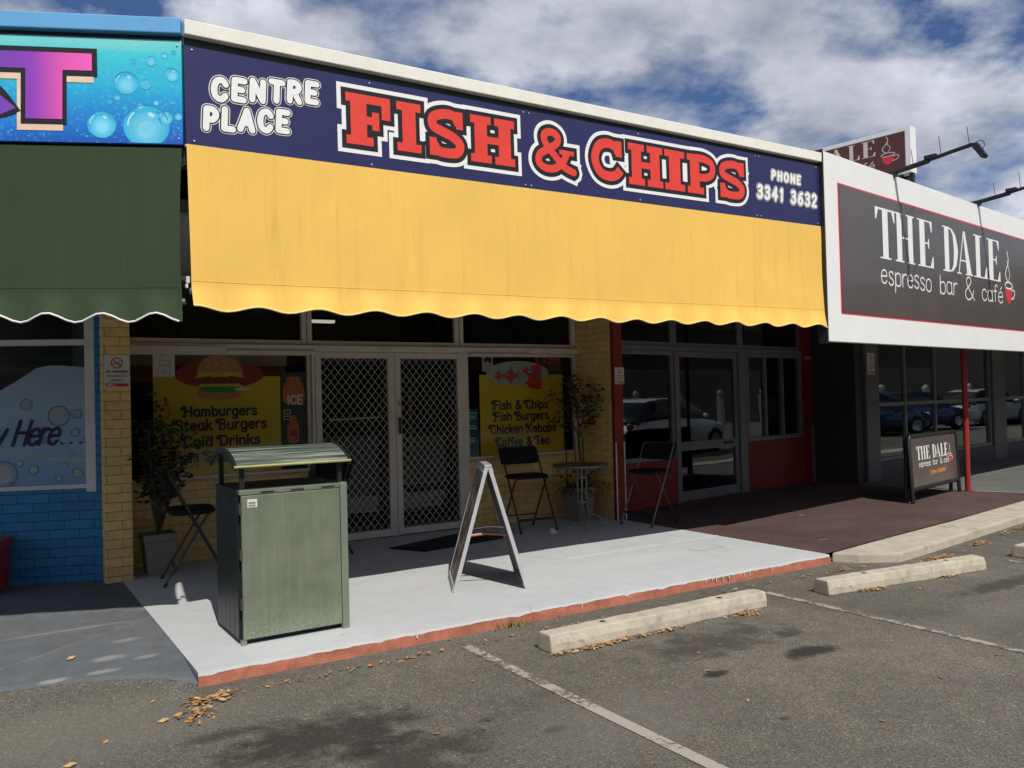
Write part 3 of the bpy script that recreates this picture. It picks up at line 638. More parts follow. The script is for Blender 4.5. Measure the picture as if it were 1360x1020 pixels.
# sign
sign = sloped('fish_shop_sign', 'long navy fascia sign with red outlined letters reading fish and chips', 'sign', 3.111)
navy = pm('navy_vinyl', (.024, .026, .100), .33, 0, .06, 3, spec=.45)
MB().box(0.004, 5.70, -.012, .02, 0, .575).build('panel', navy, sign)
MB().box(0.0, 5.705, -.014, .022, -.012, -.001).build('trim', pm('sign_trim', (.6, .6, .6), .4, .5), sign)
mb = MB(); B = Board(mb, -.012)
L4 = [('F', .98, 1.289), ('I', 1.335, 1.512), ('S', 1.566, 1.845), ('H', 1.896, 2.262), ('&', 2.431, 2.80), ('C', 2.956, 3.285), ('H', 3.335, 3.70), ('I', 3.722, 3.945), ('P', 3.975, 4.312), ('S', 4.352, 4.672)]
for e, m, d in ((.058, 0, .002), (.030, 1, .004), (.0, 2, .006)):
    for ch, a, b in L4: slab(B, ch, a, b, .140, .470, e, m, d)
mb.build('main_lettering', [WHITEVINYL, BLACKVINYL, REDVINYL], sign)
mb = MB(); B = Board(mb, -.012)
for w, m, d in ((.061, 0, .002), (.052, 1, .003), (.037, 0, .004)):
    B.text('CENTRE', .160, .292, .114, w, m, d, fit=.79, sp=.34, slant=.06, rise=.135)
    B.text('PLACE', .110, .110, .114, w, m, d, fit=.60, sp=.34, slant=.06, rise=.115)
mb.build('name_lettering', [WHITEVINYL, BLACKVINYL], sign)
mb = MB(); B = Board(mb, -.012)
for w, m, d in ((.052, 0, .002), (.044, 1, .003), (.031, 0, .004)):
    B.text('PHONE', 5.03, .375, .072, w*.85, m, d, fit=5.42, sp=.42, slant=.1, rise=-.02)
    B.text('3341 3632', 4.83, .19, .105, w, m, d, fit=5.64, sp=.36, slant=.1, rise=-.012)
mb.build('phone_lettering', [WHITEVINYL, BLACKVINYL], sign)
for x in (.05, 1.1, 2.3, 2.36, 3.4, 3.45, 4.9, 5.66):
    for z in (.03, .55):
        pass
mb = MB()
for x in (.05, 1.15, 2.35, 2.40, 3.45, 4.82, 4.87, 5.66):
    for z in (.022, .553): mb.sphere((x, -.014, z), .008, 8, 4, 0, (1, .5, 1))
mb.build('screws', pm('screw_metal', (.4, .4, .42), .4, .7), sign)

def awning(parent_name, label, mat, pipe, loc, deg, L0, L1, H, period, amp, phase, fold=.02, end_pull=True, slope=0.):
    o = thing(parent_name, label, 'awning', loc, deg)
    if slope: o.rotation_euler = (0, -slope, 0)
    nx = int((L1-L0)/.02); nz = 26; vs = []
    def bot(x): return -amp*(.5-.5*math.cos(2*math.pi*(x-phase)/period)) + .006*noise.noise(Vector((x*1.7, 3, 0)))
    for j in range(nz+1):
        t = j/nz
        for i in range(nx+1):
            x = L0+(L1-L0)*i/nx
            z = -t*(H-amp) + (bot(x) if t > .88 else 0)*max(0, (t-.88)/.12)
            y = -.010*t + fold*noise.noise(Vector((x*1.1, t*1.3, phase)))*t + fold*.5*noise.noise(Vector((x*4.5, t*.5, 2)))*t
            if t > .88: y += -.03*((t-.88)/.12) - .012*math.cos(2*math.pi*(x-phase)/period)*((t-.88)/.12)
            ex = 0
            if end_pull:
                e0 = math.exp(-(x-L0)/.12); e1 = math.exp(-(L1-x)/.12)
                ex = (e0*.006*t if abs(deg) < 1 else 0) - e1*.018*math.sin(t*2.8)*(1 if deg else .5)
            vs.append((x+ex, y, z))
    w = nx+1; m = MB(); m.add(vs, [(j*w+i, (j+1)*w+i, (j+1)*w+i+1, j*w+i+1) for j in range(nz) for i in range(nx)], 0, True)
    m.build('canopy', mat, o)
    MB().tube([(v[0], v[1]-.001, v[2]) for v in vs[nz*w::2]], .006, 6).build('hem_piping', pipe, o)
    jz = int(nz*.88)*w
    MB().tube([(v[0], v[1]-.0005, v[2]) for v in vs[jz:jz+w:2]], .0022, 4).build('seam', mat, o)
    return o
yellow = cloth('yellow_canvas', (.82, .52, .118), (.54, .31, .06), .4)
aw = awning('yellow_awning', 'long yellow canvas drop awning with a scalloped hem', yellow, pm('cream_piping', (.8, .62, .25), .6), (1.0, 4.985, 3.112), 0, .006, 5.70, .965,   .368, .030, .02, slope=.0075)
for u in (.0,):
    MB().box(-.008, .012, .03, .06, -.80, -.76).box(-.014, .0, .02, .05, -.83, -.805).build('bracket', ALUWHITE, aw, bevel=.004)
MB().tube([(0.01, .03, -.845), (5.68, .03, -.80)], .02, 8).build('roller_bar', ALUGREY, aw)

# ------------------------------------------------------------------ left shop (blue)
lshop = thing('blue_shop', 'blue painted brick shop with bubble window film, left of the yellow brick pillar', 'shop', (.85, 7.95, .13), -22)
bbrick = brick('blue_brick', (.022, .20, .43), .55, (.05, -.06), .24)
bb2 = pm('blue_paint', (.02, .11, .23), .5, 0, .1, 8, .15, 30)
LP = lambda mb, name, m, **k: mb.build(name, m, lshop, **k)
LP(MB().box(-3.4, -.032, .0, .12, -.05, .757).box(-3.4, -.115, .0, .12, .757, .785), 'low_wall', bbrick)
LP(MB().box(-.03, .012, -.02, .30, -.05, 2.75), 'pilaster', bbrick)
LP(MB().box(-.112, -.032, -.015, .10, .76, 2.75), 'white_post', ALUWHITE, bevel=.004)
fw = MB().box(-3.4, -.113, .02, .08, .787, .825).box(-3.4, -.113, .02, .08, 2.025, 2.075).box(-3.4, -.113, .02, .08, 2.6, 2.66)
fw = LP(fw, 'window_frame', ALUWHITE, bevel=.003)
MB().box(-3.4, -.114, .05, .055, .82, 2.03).build('pane', GLASS, fw)
MB().box(-3.4, -.114, .05, .055, 2.07, 2.62).build('transom_pane', GLASS, fw)
# window film
film = gradient_z('bubble_film_print', [(.0, (.17, .36, .70)), (.35, (.30, .50, .78)), (.6, (.42, .58, .78)), (1., (.38, .47, .60))], .82, 1.86, .5, False)
mb = MB(); B = Board(mb, .057+.003)
wave = [(-2.6, 1.5), (-2.0, 1.45), (-1.5, 1.47), (-1.1, 1.5), (-.782, 1.657), (-.62, 1.76), (-.515, 1.832), (-.42, 1.853), (-.341, 1.854), (-.2, 1.84), (-.114, 1.833)]
mb.poly([(u, .0595, v) for u, v in [(-2.6, .825), (-.114, .825)] + wave[::-1]], 0)
bubm = pm('bubble_print', (.42, .47, .52), .5, 0, .1); bubr = pm('bubble_ring_print', (.14, .2, .3), .5)
for (u, v, r) in [(-.345, 1.415, .085), (-.6, 1.52, .045), (-.2, 1.43, .04), (-.215, 1.27, .036), (-.44, 1.21, .03), (-.3, 1.16, .018), (-.55, .96, .04), (-.35, .88, .028), (-.2, .92, .045), (-.66, 1.02, .03), (-.79, .93, .11), (-.24, 1.09, .018), (-.3, .99, .02), (-.62, 1.25, .02), (-.15, 1.2, .022), (-.95, 1.35, .06), (-1.2, 1.1, .09)]:
    B.disc((u, v), r*.72, 1, .0045, 18); B.ring((u, v), r, r*.12, 2, .005, 22)
    B.ribbon([(u-r*.5, v+r*.45), (u-r*.25, v+r*.68)], r*.14, 1, .0055)
B.ribbon(catmull([(-.79, 1.12), (-.6, 1.09), (-.4, 1.05), (-.15, 1.03)]), .03, 1, .0042)
for w, m, d in ((.027, 3, .006),):
    B.text('Wash', -2.1, 1.17, .21, w, 3, d, slant=.25) if False else None
    B.text('y Here', -.87, 1.175, .205, w, 3, d, slant=.32, fit=-.36, sp=.03)
    for q in (-.325, -.25, -.175): B.disc((q, 1.18), .011, 3, d)
fo = mb.build('window_film', [film, bubm, bubr, NAVYTXT], lshop)
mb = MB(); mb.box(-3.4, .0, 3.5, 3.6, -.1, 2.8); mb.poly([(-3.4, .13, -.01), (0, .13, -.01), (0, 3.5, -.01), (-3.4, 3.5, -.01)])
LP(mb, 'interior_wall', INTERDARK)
# canopy roof + fascia of left shop, built on the sign line
MBr = MB().box(-3.6, 0, 0.7, 7.5, -.09, -.03)
lroof = MBr.build('soffit', SOFFIT, None)
lroof.parent = lshop
lroof.matrix_parent_inverse = Matrix.Identity(4)
def put_in(o, root, loc, deg):      # express a frame given in world terms inside the root's frame
    M = Matrix.Translation(loc) @ Matrix.Rotation(math.radians(deg), 4, 'Z'); o.matrix_local = root_matrix(root).inverted() @ M
put_in(lroof, lshop, (1.0, 5.0, 2.96), -24)
o = MB().prism([(-3.6, .12, 0), (-3.6, .12, .7), (-3.6, 7.5, .9), (-3.6, 7.5, 0)], (3.58, 0, 0)).build('roof', ROOFM, lshop); put_in(o, lshop, (1.0, 5.0, 3.05), -24)
bl = pm('sky_blue_paint', (.11, .36, .66), .6, 0, .06, 5, .1, 40)
o = MB().box(-3.6, -.004, -.045, .11, .004, .094).build('fascia_beam', bl, lshop, bevel=.006); put_in(o, lshop, (1.0, 5.0, 3.735), -24)
o = MB().box(-3.6, -.004, .004, .11, -.045, .002).build('gutter_shade_strip', pm('blue_shade_strip', (.006, .022, .05), .45), lshop); put_in(o, lshop, (1.0, 5.0, 3.735), -24)  # blue strip darkened in colour for the shade below the beam
o = MB().box(-3.6, -.004, .04, .11, -.74, -.046).build('fascia_backing', BLACK, lshop); put_in(o, lshop, (1.0, 5.0, 3.735), -24)

bs = thing('bubble_sign', 'turquoise and blue water droplet sign with big purple letters outlined in black', 'sign', (1.0, 5.0, 3.108), -24)
water = gradient_z('water_print', [(.0, (.01, .10, .46)), (.2, (.015, .19, .62)), (.5, (.02, .42, .68)), (.85, (.05, .58, .66)), (1., (.22, .66, .66))], 0, .61, .28, True)
MB().box(-3.5, -.008, -.012, .02, 0, .60).build('panel', water, bs)
drop1 = pm('droplet_light_print', (.045, .46, .72), .28, 0, .1, 8); drop2 = pm('droplet_edge_print', (.012, .28, .58), .28); dropw = pm('droplet_glint_print', (.42, .74, .86), .28)
mb = MB(); B = Board(mb, -.012)
rr = random.Random(4)
for (u, v, r) in [(-.205, .10, .125), (-.31, .345, .066), (-.445, .105, .078), (-.175, .475, .03), (-.06, .40, .04), (-.205, .34, .03), (-.10, .15, .04), (-.03, .16, .022), (-.27, .47, .015), (-.36, .26, .018), (-.15, .235, .017), (-.1, .51, .02), (-.235, .215, .02), (-.4, .235, .014), (-.06, .24, .012), (-.32, .2, .012), (-.24, .42, .014), (-.05, .53, .014)] + [(rr.uniform(-.98, -.02), rr.uniform(.02, .2), rr.uniform(.003, .007)) for _ in range(60)] + [(rr.uniform(-3.4, -1), rr.uniform(.05, .5), rr.uniform(.01, .08)) for _ in range(40)]:
    lo_v = max(v-r, .004); 
    ok = v-r > .003
    def seg_disc(c, q, m, d):
        B.poly([(c[0]+q*math.cos(a), max(.004, c[1]+q*math.sin(a))) for a in [2*math.pi*k/26 for k in range(26)]], m, d)
    if r < .009: B.disc((u, v), r, 1, .0008, 8); continue
    if not ok: B.poly([(u+r*math.cos(a), max(.004, v+r*math.sin(a))) for a in [i*math.pi/20-.9 for i in range(36)]], 1, .001)
    else: B.disc((u, v), r, 1, .001, 26)
    if r > .016:
        v2 = v - r*.16
        if v2 - r*.8 > .003:
            for q, m, d in ((.80, 4, .0012), (.62, 5, .0014), (.42, 6, .0016)): B.disc((u+r*.04, v2-r*.1*(1-q)), r*q, m, d, 26)
        else:
            for q, m, d in ((.80, 4, .0012), (.62, 5, .0014), (.42, 6, .0016)): seg_disc((u+r*.02, v2), r*q, m, d)
    B.ribbon([(u+r*.98*math.cos(a), v+r*.98*math.sin(a)) for a in [.3+.15*k for k in range(17)]], r*.05, 2, .0018, caps=False)
    if r > .025:
        B.ribbon([(u+r*.8*math.cos(a), v+r*.8*math.sin(a)) for a in (2.3, 2.5, 2.7, 2.9, 3.1)], r*.08, 3, .002)
        B.poly([(u+r*.05, v+r*.5), (u+r*.3, v+r*.36), (u+r*.4, v+r*.52), (u+r*.14, v+r*.66)], 3, .0022)
mb.build('droplets', [water, drop1, drop2, dropw, pm('droplet_tint_print', (.085, .52, .76), .28), pm('droplet_pale_print', (.13, .56, .79), .28), pm('droplet_core_print', (.20, .62, .82), .28)], bs)
purple = gradient_x('purple_print', [(.0, (.12, .06, .42)), (.45, (.28, .05, .48)), (.75, (.75, .1, .45)), (1., (.85, .12, .5))], -1.05, -.5)
peach = pm('peach_shadow_print', (.78, .58, .42), .35)
mb = MB(); B = Board(mb, -.012)
T_ = [(-.464, .535), (-.464, .375), (-.627, .375), (-.631, .098), (-.872, .098), (-.868, .385), (-1.15, .385), (-1.15, .537)]
B.poly([(u+.03-.05, v-.035) for u, v in T_], 0, .0028)
B.poly(T_, 1, .004)
B.poly([(-.478-.014, .505), (-.492, .408), (-.648, .408), (-.653, .128), (-.846, .128), (-.842, .412), (-1.15, .412), (-1.15, .507)], 2, .0055)
B.poly([(-.87, .17), (-.93, .14), (-1.4, .02), (-1.4, .33), (-.99, .325), (-.94, .27)], 1, .0036)
B.poly([(-.895, .185), (-.98, .145), (-1.4, .07), (-1.4, .26), (-.985, .265)], 2, .0052)
for u0 in (-1.75, -2.35, -2.95):
    B.rect(u0-.22, .1, u0+.24, .53, 1, .004); B.rect(u0-.19, .13, u0+.21, .5, 2, .0055); B.rect(u0-.06, .2, u0+.08, .42, 1, .006)
mb.build('lettering', [peach, BLACKVINYL, purple], bs)
mb = MB()
for u in (-.03, -1.2, -2.4):
    for v in (.03, .57): mb.sphere((u, -.014, v), .007, 8, 4, 0, (1, .5, 1))
mb.build('screws', MATS['screw_metal'], bs)
green = cloth('green_canvas', (.030, .052, .024), (.05, .075, .04))
ga = awning('green_awning', 'dark green canvas drop awning with white scalloped piping', green, pm('white_piping', (.78, .78, .74), .6), (.997, 4.985, 3.085), -24, -3.4, -.018, 1.0, .285, .05, -.165)
MB().tube([(-3.4, .03, -.88), (-.02, .03, -.88)], .018, 8).build('roller_bar', ALUGREY, ga)
mb = MB()
for u in (-.058,): mb.box(u, u+.002, -.016, -.012, -.8, -.02)
# red bench by the blue wall
bench = thing('red_bench', 'red painted timber bench end against the blue brick wall', 'bench', tuple(Vector((.85, 7.95, .13)) + Matrix.Rotation(math.radians(-22), 3, 'Z') @ Vector((-1.40, -.24, 0))), -22)
redw = pm('red_timber', (.32, .03, .02), .55, 0, .15, 12, .2, 40)
MB().box(-.7, .735, -.2, .17, .36, .42).build('seat', redw, bench, bevel=.008)
for x in (-.66, .66): MB().prism([(x, -.17, 0), (x, .14, 0), (x, .14, .36), (x, -.17, .36)], (.05, 0, 0)).build('side_panel', redw, bench, bevel=.005)
MB().box(-.61, .66, .1, .14, .05, .3).build('back_panel', redw, bench)
MB().box(-.61, .66, -.14, -.1, .2, .36).build('front_rail', redw, bench)

# ------------------------------------------------------------------ red cafe shop (right part under the yellow awning)
rshop = thing('red_cafe', 'red walled cafe shopfront with aluminium glazed door, right end of the yellow awning', 'shop', (6.42, 8.05, .13), 8.4)
redp = pm('red_wall_paint', (.23, .016, .013), .5, 0, .08, 5, .05, 30)
RP = lambda mb, name, m=redp, **k: mb.build(name, m, rshop, **k)
MB().box(6.357, 6.425, 7.60, 8.2, .10, 2.9).box(6.292, 6.3565, 7.60, 7.657, .10, 2.9).build('pillar', redp, rshop, world=True, bevel=.003)
MB().box(6.287, 6.303, 7.594, 7.599, .13, 1.05).box(6.415, 6.431, 7.594, 7.599, .13, 1.05).build('corner_strip', ALUWHITE, rshop, world=True)
RP(MB().box(0.01, 1.50, .0, .10, -.05, .60), 'low_wall')
window(rshop, .01, 1.50, .60, 2.06, .01, .055, DARKGLASS, ALUGREY, .07, world=False)
# door with mid rail
d = MB().box(1.56, 1.64, .02, .08, 0.0, 2.06).box(2.93, 3.01, .02, .08, 0, 2.06).box(1.64, 2.93, .02, .08, .0, .13).box(1.64, 2.93, .02, .08, .69, .81).box(1.64, 2.93, .02, .08, 1.98, 2.06)
d = RP(d, 'glazed_door', ALUGREY, bevel=.004)
MB().box(1.63, 2.94, .048, .053, .12, .70).build('lower_pane', DARKGLASS, d); MB().box(1.63, 2.94, .048, .053, .80, 1.99).build('upper_pane', DARKGLASS, d)
MB().box(2.62, 2.84, -.005, .018, .74, .775).build('handle', BLACK, d)
RP(MB().box(1.502, 1.556, -.01, .1, -.02, 2.062), 'door_jamb', ALUGREY); RP(MB().box(3.015, 3.19, -.01, .1, -.02, 2.062), 'door_jamb', ALUGREY)
RP(MB().box(.0, 4.78, -.02, .1, 2.063, 2.12), 'head_rail', ALUGREY)
RP(MB().box(3.192, 4.86, .0, .1, -.05, .735), 'low_wall')
window(rshop, 3.195, 4.76, .738, 2.06, -.015, .06, DARKGLASS, ALUGREY, .09, muls=(3.72, 4.2), world=False)
for a, b in ((.01, 1.52), (1.53, 3.1), (3.11, 4.8)): window(rshop, a, b, 2.122, 2.74, .02, .055, DARKGLASS, ALUGREY, name='transom_window', world=False)
RP(MB().box(4.762, 5.12, -.02, .1, .736, 2.9).box(4.87, 5.12, -.02, .1, -.05, .735), 'side_wall')
RP(MB().box(5.0, 5.12, -.05, -.021, -.05, .9), 'corner_strip', ALUGREY)
RP(MB().box(4.85, 5.05, -.03, -.0215, 1.985, 2.03), 'door_plate', pm('plate', (.35, .3, .25), .5))
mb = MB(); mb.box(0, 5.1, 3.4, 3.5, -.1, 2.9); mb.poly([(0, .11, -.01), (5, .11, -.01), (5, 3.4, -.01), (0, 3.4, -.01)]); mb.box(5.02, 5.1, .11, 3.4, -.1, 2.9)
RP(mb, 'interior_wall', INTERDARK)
# things pinned inside the servery window
mb = MB(); mb.box(3.55, 3.72, .1, .105, 1.38, 1.72, 0).box(3.3, 3.5, .1, .105, 1.7, 2.0, 1).box(3.42, 3.66, .1, .105, .95, 1.28, 1).box(3.9, 4.3, .14, .145, .95, 1.4, 1)
tag(mb.build('window_notices', [pm('teal_paper', (.08, .28, .34), .6), pm('grey_paper', (.25, .25, .24), .6)], rshop), None)

# ------------------------------------------------------------------ grey tiled cafe on the right
tshop = thing('tiled_cafe', 'grey tiled cafe with tall aluminium framed windows behind the red post', 'shop', (11.78, 8.03, .13), 8.4)
m_, n, l, b = newmat('grey_tile'); MATS['grey_tile'] = m_
tc = n.new('ShaderNodeTexCoord'); sp = n.new('ShaderNodeSeparateXYZ'); l.new(tc.outputs['Object'], sp.inputs[0])
ad = n.new('ShaderNodeMath'); ad.operation = 'ADD'; l.new(sp.outputs[0], ad.inputs[0]); l.new(sp.outputs[1], ad.inputs[1]); cb = n.new('ShaderNodeCombineXYZ'); l.new(ad.outputs[0], cb.inputs[0]); l.new(sp.outputs[2], cb.inputs[1])
t = n.new('ShaderNodeTexBrick'); l.new(cb.outputs[0], t.inputs[0]); t.offset = 0; t.inputs['Scale'].default_value = 1; t.inputs['Brick Width'].default_value = .6; t.inputs['Row Height'].default_value = .32; t.inputs['Mortar Size'].default_value = .004
t.inputs['Color1'].default_value = (.115, .12, .115, 1); t.inputs['Color2'].default_value = (.14, .145, .138, 1); t.inputs['Mortar'].default_value = (.06, .06, .06, 1)
nt = noise_n(n, l, tc, 1, 1); nt.inputs['Scale'].default_value = 25; nt.inputs['Detail'].default_value = 6; l.new(tc.outputs['Object'], nt.inputs[0])
l.new(mixc(n, l, 1., t.outputs[0], ramp(n, l, nt.outputs[0], [(.3, .8), (.7, 1.15)]).outputs[0], 'MULTIPLY'), b.inputs['Base Color']); b.inputs['Roughness'].default_value = .5
TILE = m_
TP = lambda mb, name, m=TILE, **k: mb.build(name, m, tshop, **k)
TP(MB().box(0, .44, 0, .3, -.05, 3.0), 'tiled_pier')
TP(MB().box(.442, 5.34, .0, .2, -.05, .29).box(6.05, 16, .0, .2, -.05, .29), 'tiled_plinth', pm('plinth_tile', (.07, .075, .075), .5))
TP(MB().box(5.36, 6.04, -.01, .3, -.05, 3.0), 'tiled_pier')
window(tshop, .45, 5.34, .295, 2.95, .03, .06, DARKGLASS, ALUGREY, .08, muls=(1.5, 2.72, 4.15), rails=(1.22,), world=False)
window(tshop, 6.06, 16, .295, 2.95, .03, .06, DARKGLASS, ALUGREY, .08, muls=(7.3, 8.6, 10., 11.4), rails=(1.22,), world=False)
TP(MB().box(-.25, -.004, .05, 1.2, -.05, 3.0), 'return_wall', pm('dark_return_wall', (.03, .032, .032), .6))
mb = MB(); mb.box(.2, 16, 4, 4.1, -.1, 3.); mb.poly([(0.2, .21, .0), (16, .21, .0), (16, 4, 0), (.2, 4, 0)]); mb.box(.2, .3, .31, 4, -.1, 3).box(16.01, 16.1, .31, 4.1, -.1, 3)
TP(mb, 'interior_wall', INTERDARK)
def at(P, deg, name, mb, m, **k):
    o = mb.build(name, m, tshop, **k); put_in(o, tshop, P, deg); return o
at((6.73, 4.97, 0), 8.4, 'soffit', MB().box(.03, 22, .1, 4.2, 2.9, 2.96), SOFFIT)
at((6.73, 4.97, 0), 8.4, 'roof', MB().box(.03, 22, .1, 8, 2.97, 3.72), ROOFM)
at((6.73, 4.97, 0), 8.4, 'parapet_block', MB().box(9.5, 16, 4, 8, 3.725, 4.55), pm('grey_parapet', (.12, .12, .11), .7))

ds = thing('cafe_fascia_sign', 'large white fascia sign with dark panel, thin red border and white serif letters', 'sign', (6.73, 4.97, 2.065), 8.4)
whs = pm('white_sign_paint', (.80, .81, .79), .35, 0, .03, 3, dirt=(.5, .42, .3), dirt_at=(.74, .84), ds=13)
m_, n, l, b = newmat('dark_gloss_panel'); mp = coords(n, l); t1 = noise_n(n, l, mp, 1.4, 6, .65); t2 = noise_n(n, l, mp, 5, 7, .7)
c = ramp(n, l, t1.outputs[0], [(.3, (.078, .066, .060)), (.7, (.100, .085, .078))]).outputs[0]
c = mixc(n, l, ramp(n, l, t2.outputs[0], [(.60, 0.), (.74, .5)]).outputs[0], c, (.055, .045, .042)); l.new(c, b.inputs['Base Color']); b.inputs['Roughness'].default_value = .25
b.inputs['Coat Weight'].default_value = .15
MATS['dark_gloss_panel'] = m_; DPAN = m_
MB().box(-.01, 14, -.02, .06, 0, 1.80).build('sign_face', whs, ds, bevel=.004)
MB().box(.235, 13.7, -.024, -.021, .272, 1.538).build('red_border', pm('red_border', (.62, .04, .05), .35), ds)
MB().box(.252, 13.68, -.028, -.0245, .288, 1.522).build('dark_panel', DPAN, ds)
for word in ([('T', .98, 1.42), ('H', 1.42, 1.90), ('E', 1.97, 2.38)], [('D', 2.64, 3.08), ('A', 3.04, 3.52), ('L', 3.56, 3.98), ('E', 3.99, 4.43)]):
    mb = MB(); B = Board(mb, -.028)
    for ch, a, b_ in word: dido(B, ch, a, b_, .885, 1.41, 0, .001)
    mb.build('serif_lettering', WHITEVINYL, ds)
mb = MB(); B = Board(mb, -.028)
for tx, a, b_ in (('espresso', 1.07, 2.30), ('bar', 2.52, 3.02), ('&', 3.24, 3.55), ('café', 3.78, 4.50)):
    B.text(tx, a, .62 if tx != '&' else .60, .21 if tx != '&' else .27, .0165, 0, .001, fit=b_, sp=.08, slant=.04, bounce=.05)
mb.build('script_lettering', WHITEVINYL, ds)
mb = MB(); B = Board(mb, -.028); cup(B, 4.72, .61, .21, 0, 1, .001, 1.15); mb.build('cup_emblem', [pm('cup_red', (.68, .03, .05), .35), WHITEVINYL], ds)
mb = MB()
for u in (1.9, 3.1, 4.75, 6.3, 7.9): mb.box(u, u+.004, -.0284, -.0281, .29, 1.52)
mb.build('panel_joint', pm('joint_line', (.06, .05, .048), .5), ds)
MB().box(-.03, -.011, -.015, .08, -.02, 1.82).build('edge_trim', BLACK, ds)

# roof sign (light box standing across the roof)
RS = thing('roof_sign', 'brown light box sign with white frame and red cup standing on the cafe roof', 'sign', (10.44, 6.31, 3.72), 98.4)
bm_ = pm('brown_panel', (.10, .028, .024), .35, 0, .1, 5)
MB().box(-.01, 3.2, -.085, .085, .74, 1.355).build('frame', pm('white_box', (.78, .79, .79), .4, 0, .04), RS, bevel=.004)
for sgn in (1,):
    mb = MB(); mb.box(.06, 3.13, .0855, .089, .80, 1.30).build('panel', bm_, RS)
def flipboard(mbx): mbx.v = [(-v[0], -v[1], v[2]) for v in mbx.v]; return mbx
mb = MB(); B = Board(mb, -.089)
for ch, a, b_ in [('T', -2.35, -2.15), ('H', -2.12, -1.9), ('E', -1.87, -1.68), ('D', -1.42, -1.18), ('A', -1.15, -.88), ('L', -.85, -.68), ('E', -.65, -.46)]: dido(B, ch, a, b_, 1.06, 1.28, 0, .001)
B.text('espresso bar & café', -2.3, .89, .1, .012, 0, .001, fit=-.47)
flipboard(mb).build('lettering', pm('cream_letters', (.6, .55, .5), .4), RS)
mb = MB(); B = Board(mb, -.089); cup(B, -.29, .90, .115, 0, 1, .001, 1.5); flipboard(mb).build('cup_emblem', [MATS['cup_red'], MATS['cream_letters']], RS)
for x in (.02, .16, 1.6, 3.1): MB().bar((x, 0, -.05), (x, 0, .74), .05, .05, (0, 1, 0)).build('leg', BLACK, RS)
MB().bar((.0, -.04, .70), (3.2, -.04, .70), .03, .05, (0, 0, 1)).build('base_rail', BLACK, RS)

# floodlight arms
def lamp_arm(u, label):
    P = Vector((6.73, 4.97, 3.85)) + DU*u
    o = thing('floodlight_arm', label, 'floodlight', tuple(P), 8.4, 'floodlight arms over the cafe sign')
    MB().box(-.03, .03, -.05, .3, .0, .05).build('bracket', BLACK, o, bevel=.004)
    MB().tube([(0, .25, .03), (0, -.05, .05), (0, -.38, .09)], .027, 8).tube([(0, -.30, .085), (0, -.60, .13), (0, -.80, .155)], .02, 8).build('arm', BLACK, o)
    MB().box(-.035, .035, -.46, -.34, .10, .145).build('clamp', BLACK, o, bevel=.008)
    MB().prism([(-.03, -.77, .17), (-.03, -.85, .16), (-.03, -.93, .02), (-.03, -.915, -.01), (-.03, -.88, .0)], (.06, 0, 0)).build('lamp_head', BLACK, o, bevel=.006)
    MB().tube([(0, -.83, .17)] + [(0, -.86-.05*math.sin(a), .13+.05*math.cos(a)) for a in (0, .6, 1.2, 1.8, 2.4, 3.0)], .004, 5).build('cable', BLACK, o)
    for y, h in ((-.22, .13), (-.50, .17), (-.77, .17)): MB().tube([(0, y, .06-.13*(y+.0)), (.008, y+.02, .1+h-.1*y)], .0035, 5).build('bird_spike', BLACK, o)
    return o
lamp_arm(1.47, 'black floodlight arm on top of the sign, next to the brown roof sign')
lamp_arm(3.78, 'black floodlight arm at the right edge, farther from the brown roof sign')
pole = thing('red_post', 'slim red steel post standing beside the cafe board', 'post', (11.75, 6.45, .124))
MB().tube([(0, 0, 0), (0, 0, 2.8)], .038, 16).build('shaft', pm('red_gloss', (.30, .025, .018), .35, 0, .1), pole)
MB().box(-.06, .06, -.06, .06, 0, .012).build('base_plate', pm('red_gloss', (.30, .025, .018)), pole)

# ------------------------------------------------------------------ menu posters and notices behind or on the glass
YP = pm('yellow_board', (.60, .42, .012), .55, 0, .05, 2)
def poster(name, label, x0, x1, z0, z1, y=8.383):
    o = thing(name, label, 'poster', (x0, y, z0)); MB().box(0, x1-x0, 0, .004, 0, z1-z0).build('sheet', YP, o); return o
o = poster('menu_poster', 'yellow menu board with a painted burger, behind the window left of the doors', 1.352, 2.557, .92, 1.885)
mb = MB(); B = Board(mb, 0); X = lambda x: x-1.352; Z = lambda z: z-.92
for tx, a, b_, v, h in (('Hamburgers', 1.63, 2.315, 1.505, .092), ('Steak Burgers', 1.55, 2.41, 1.37, .098), ('Cold Drinks', 1.62, 2.34, 1.215, .092), ('Ham Sandwiches', 1.53, 2.42, 1.068, .092)):
    B.text(tx, X(a), Z(v), h, .0215, 0, .002, fit=X(b_), sp=.15, swash=True, serif=.09)
mb.build('lettering', NAVYTXT, o)
mb = MB(); B = Board(mb, 0); c0 = (X(1.965), Z(1.865))
B.disc((X(1.965), Z(1.905)), .425, 0, .002, 40, .135)
bun = pm('bun_print', (.42, .19, .07), .5, 0, .1, 20); 
T = lambda p: (c0[0]+p[0], c0[1]+p[1])
B.poly([T(p) for p in catmull([(-.20, .03), (-.20, .12), (-.14, .2), (0, .235), (.14, .2), (.2, .12), (.20, .03), (0, .045)], True)], 1, .004)
B.poly([T(p) for p in [(-.24, .005), (-.2, .055), (0, .075), (.2, .055), (.235, .005), (.1, .03), (0, -.02), (-.1, .025)]], 2, .0045)
B.poly([T(p) for p in catmull([(-.21, -.02), (0, .02), (.21, -.02), (.2, -.06), (0, -.05), (-.2, -.06)], True)], 3, .005)
B.poly([T(p) for p in [(-.23, -.085), (-.18, -.05), (.18, -.05), (.235, -.085), (.1, -.075), (0, -.11), (-.1, -.075)]], 2, .0055)
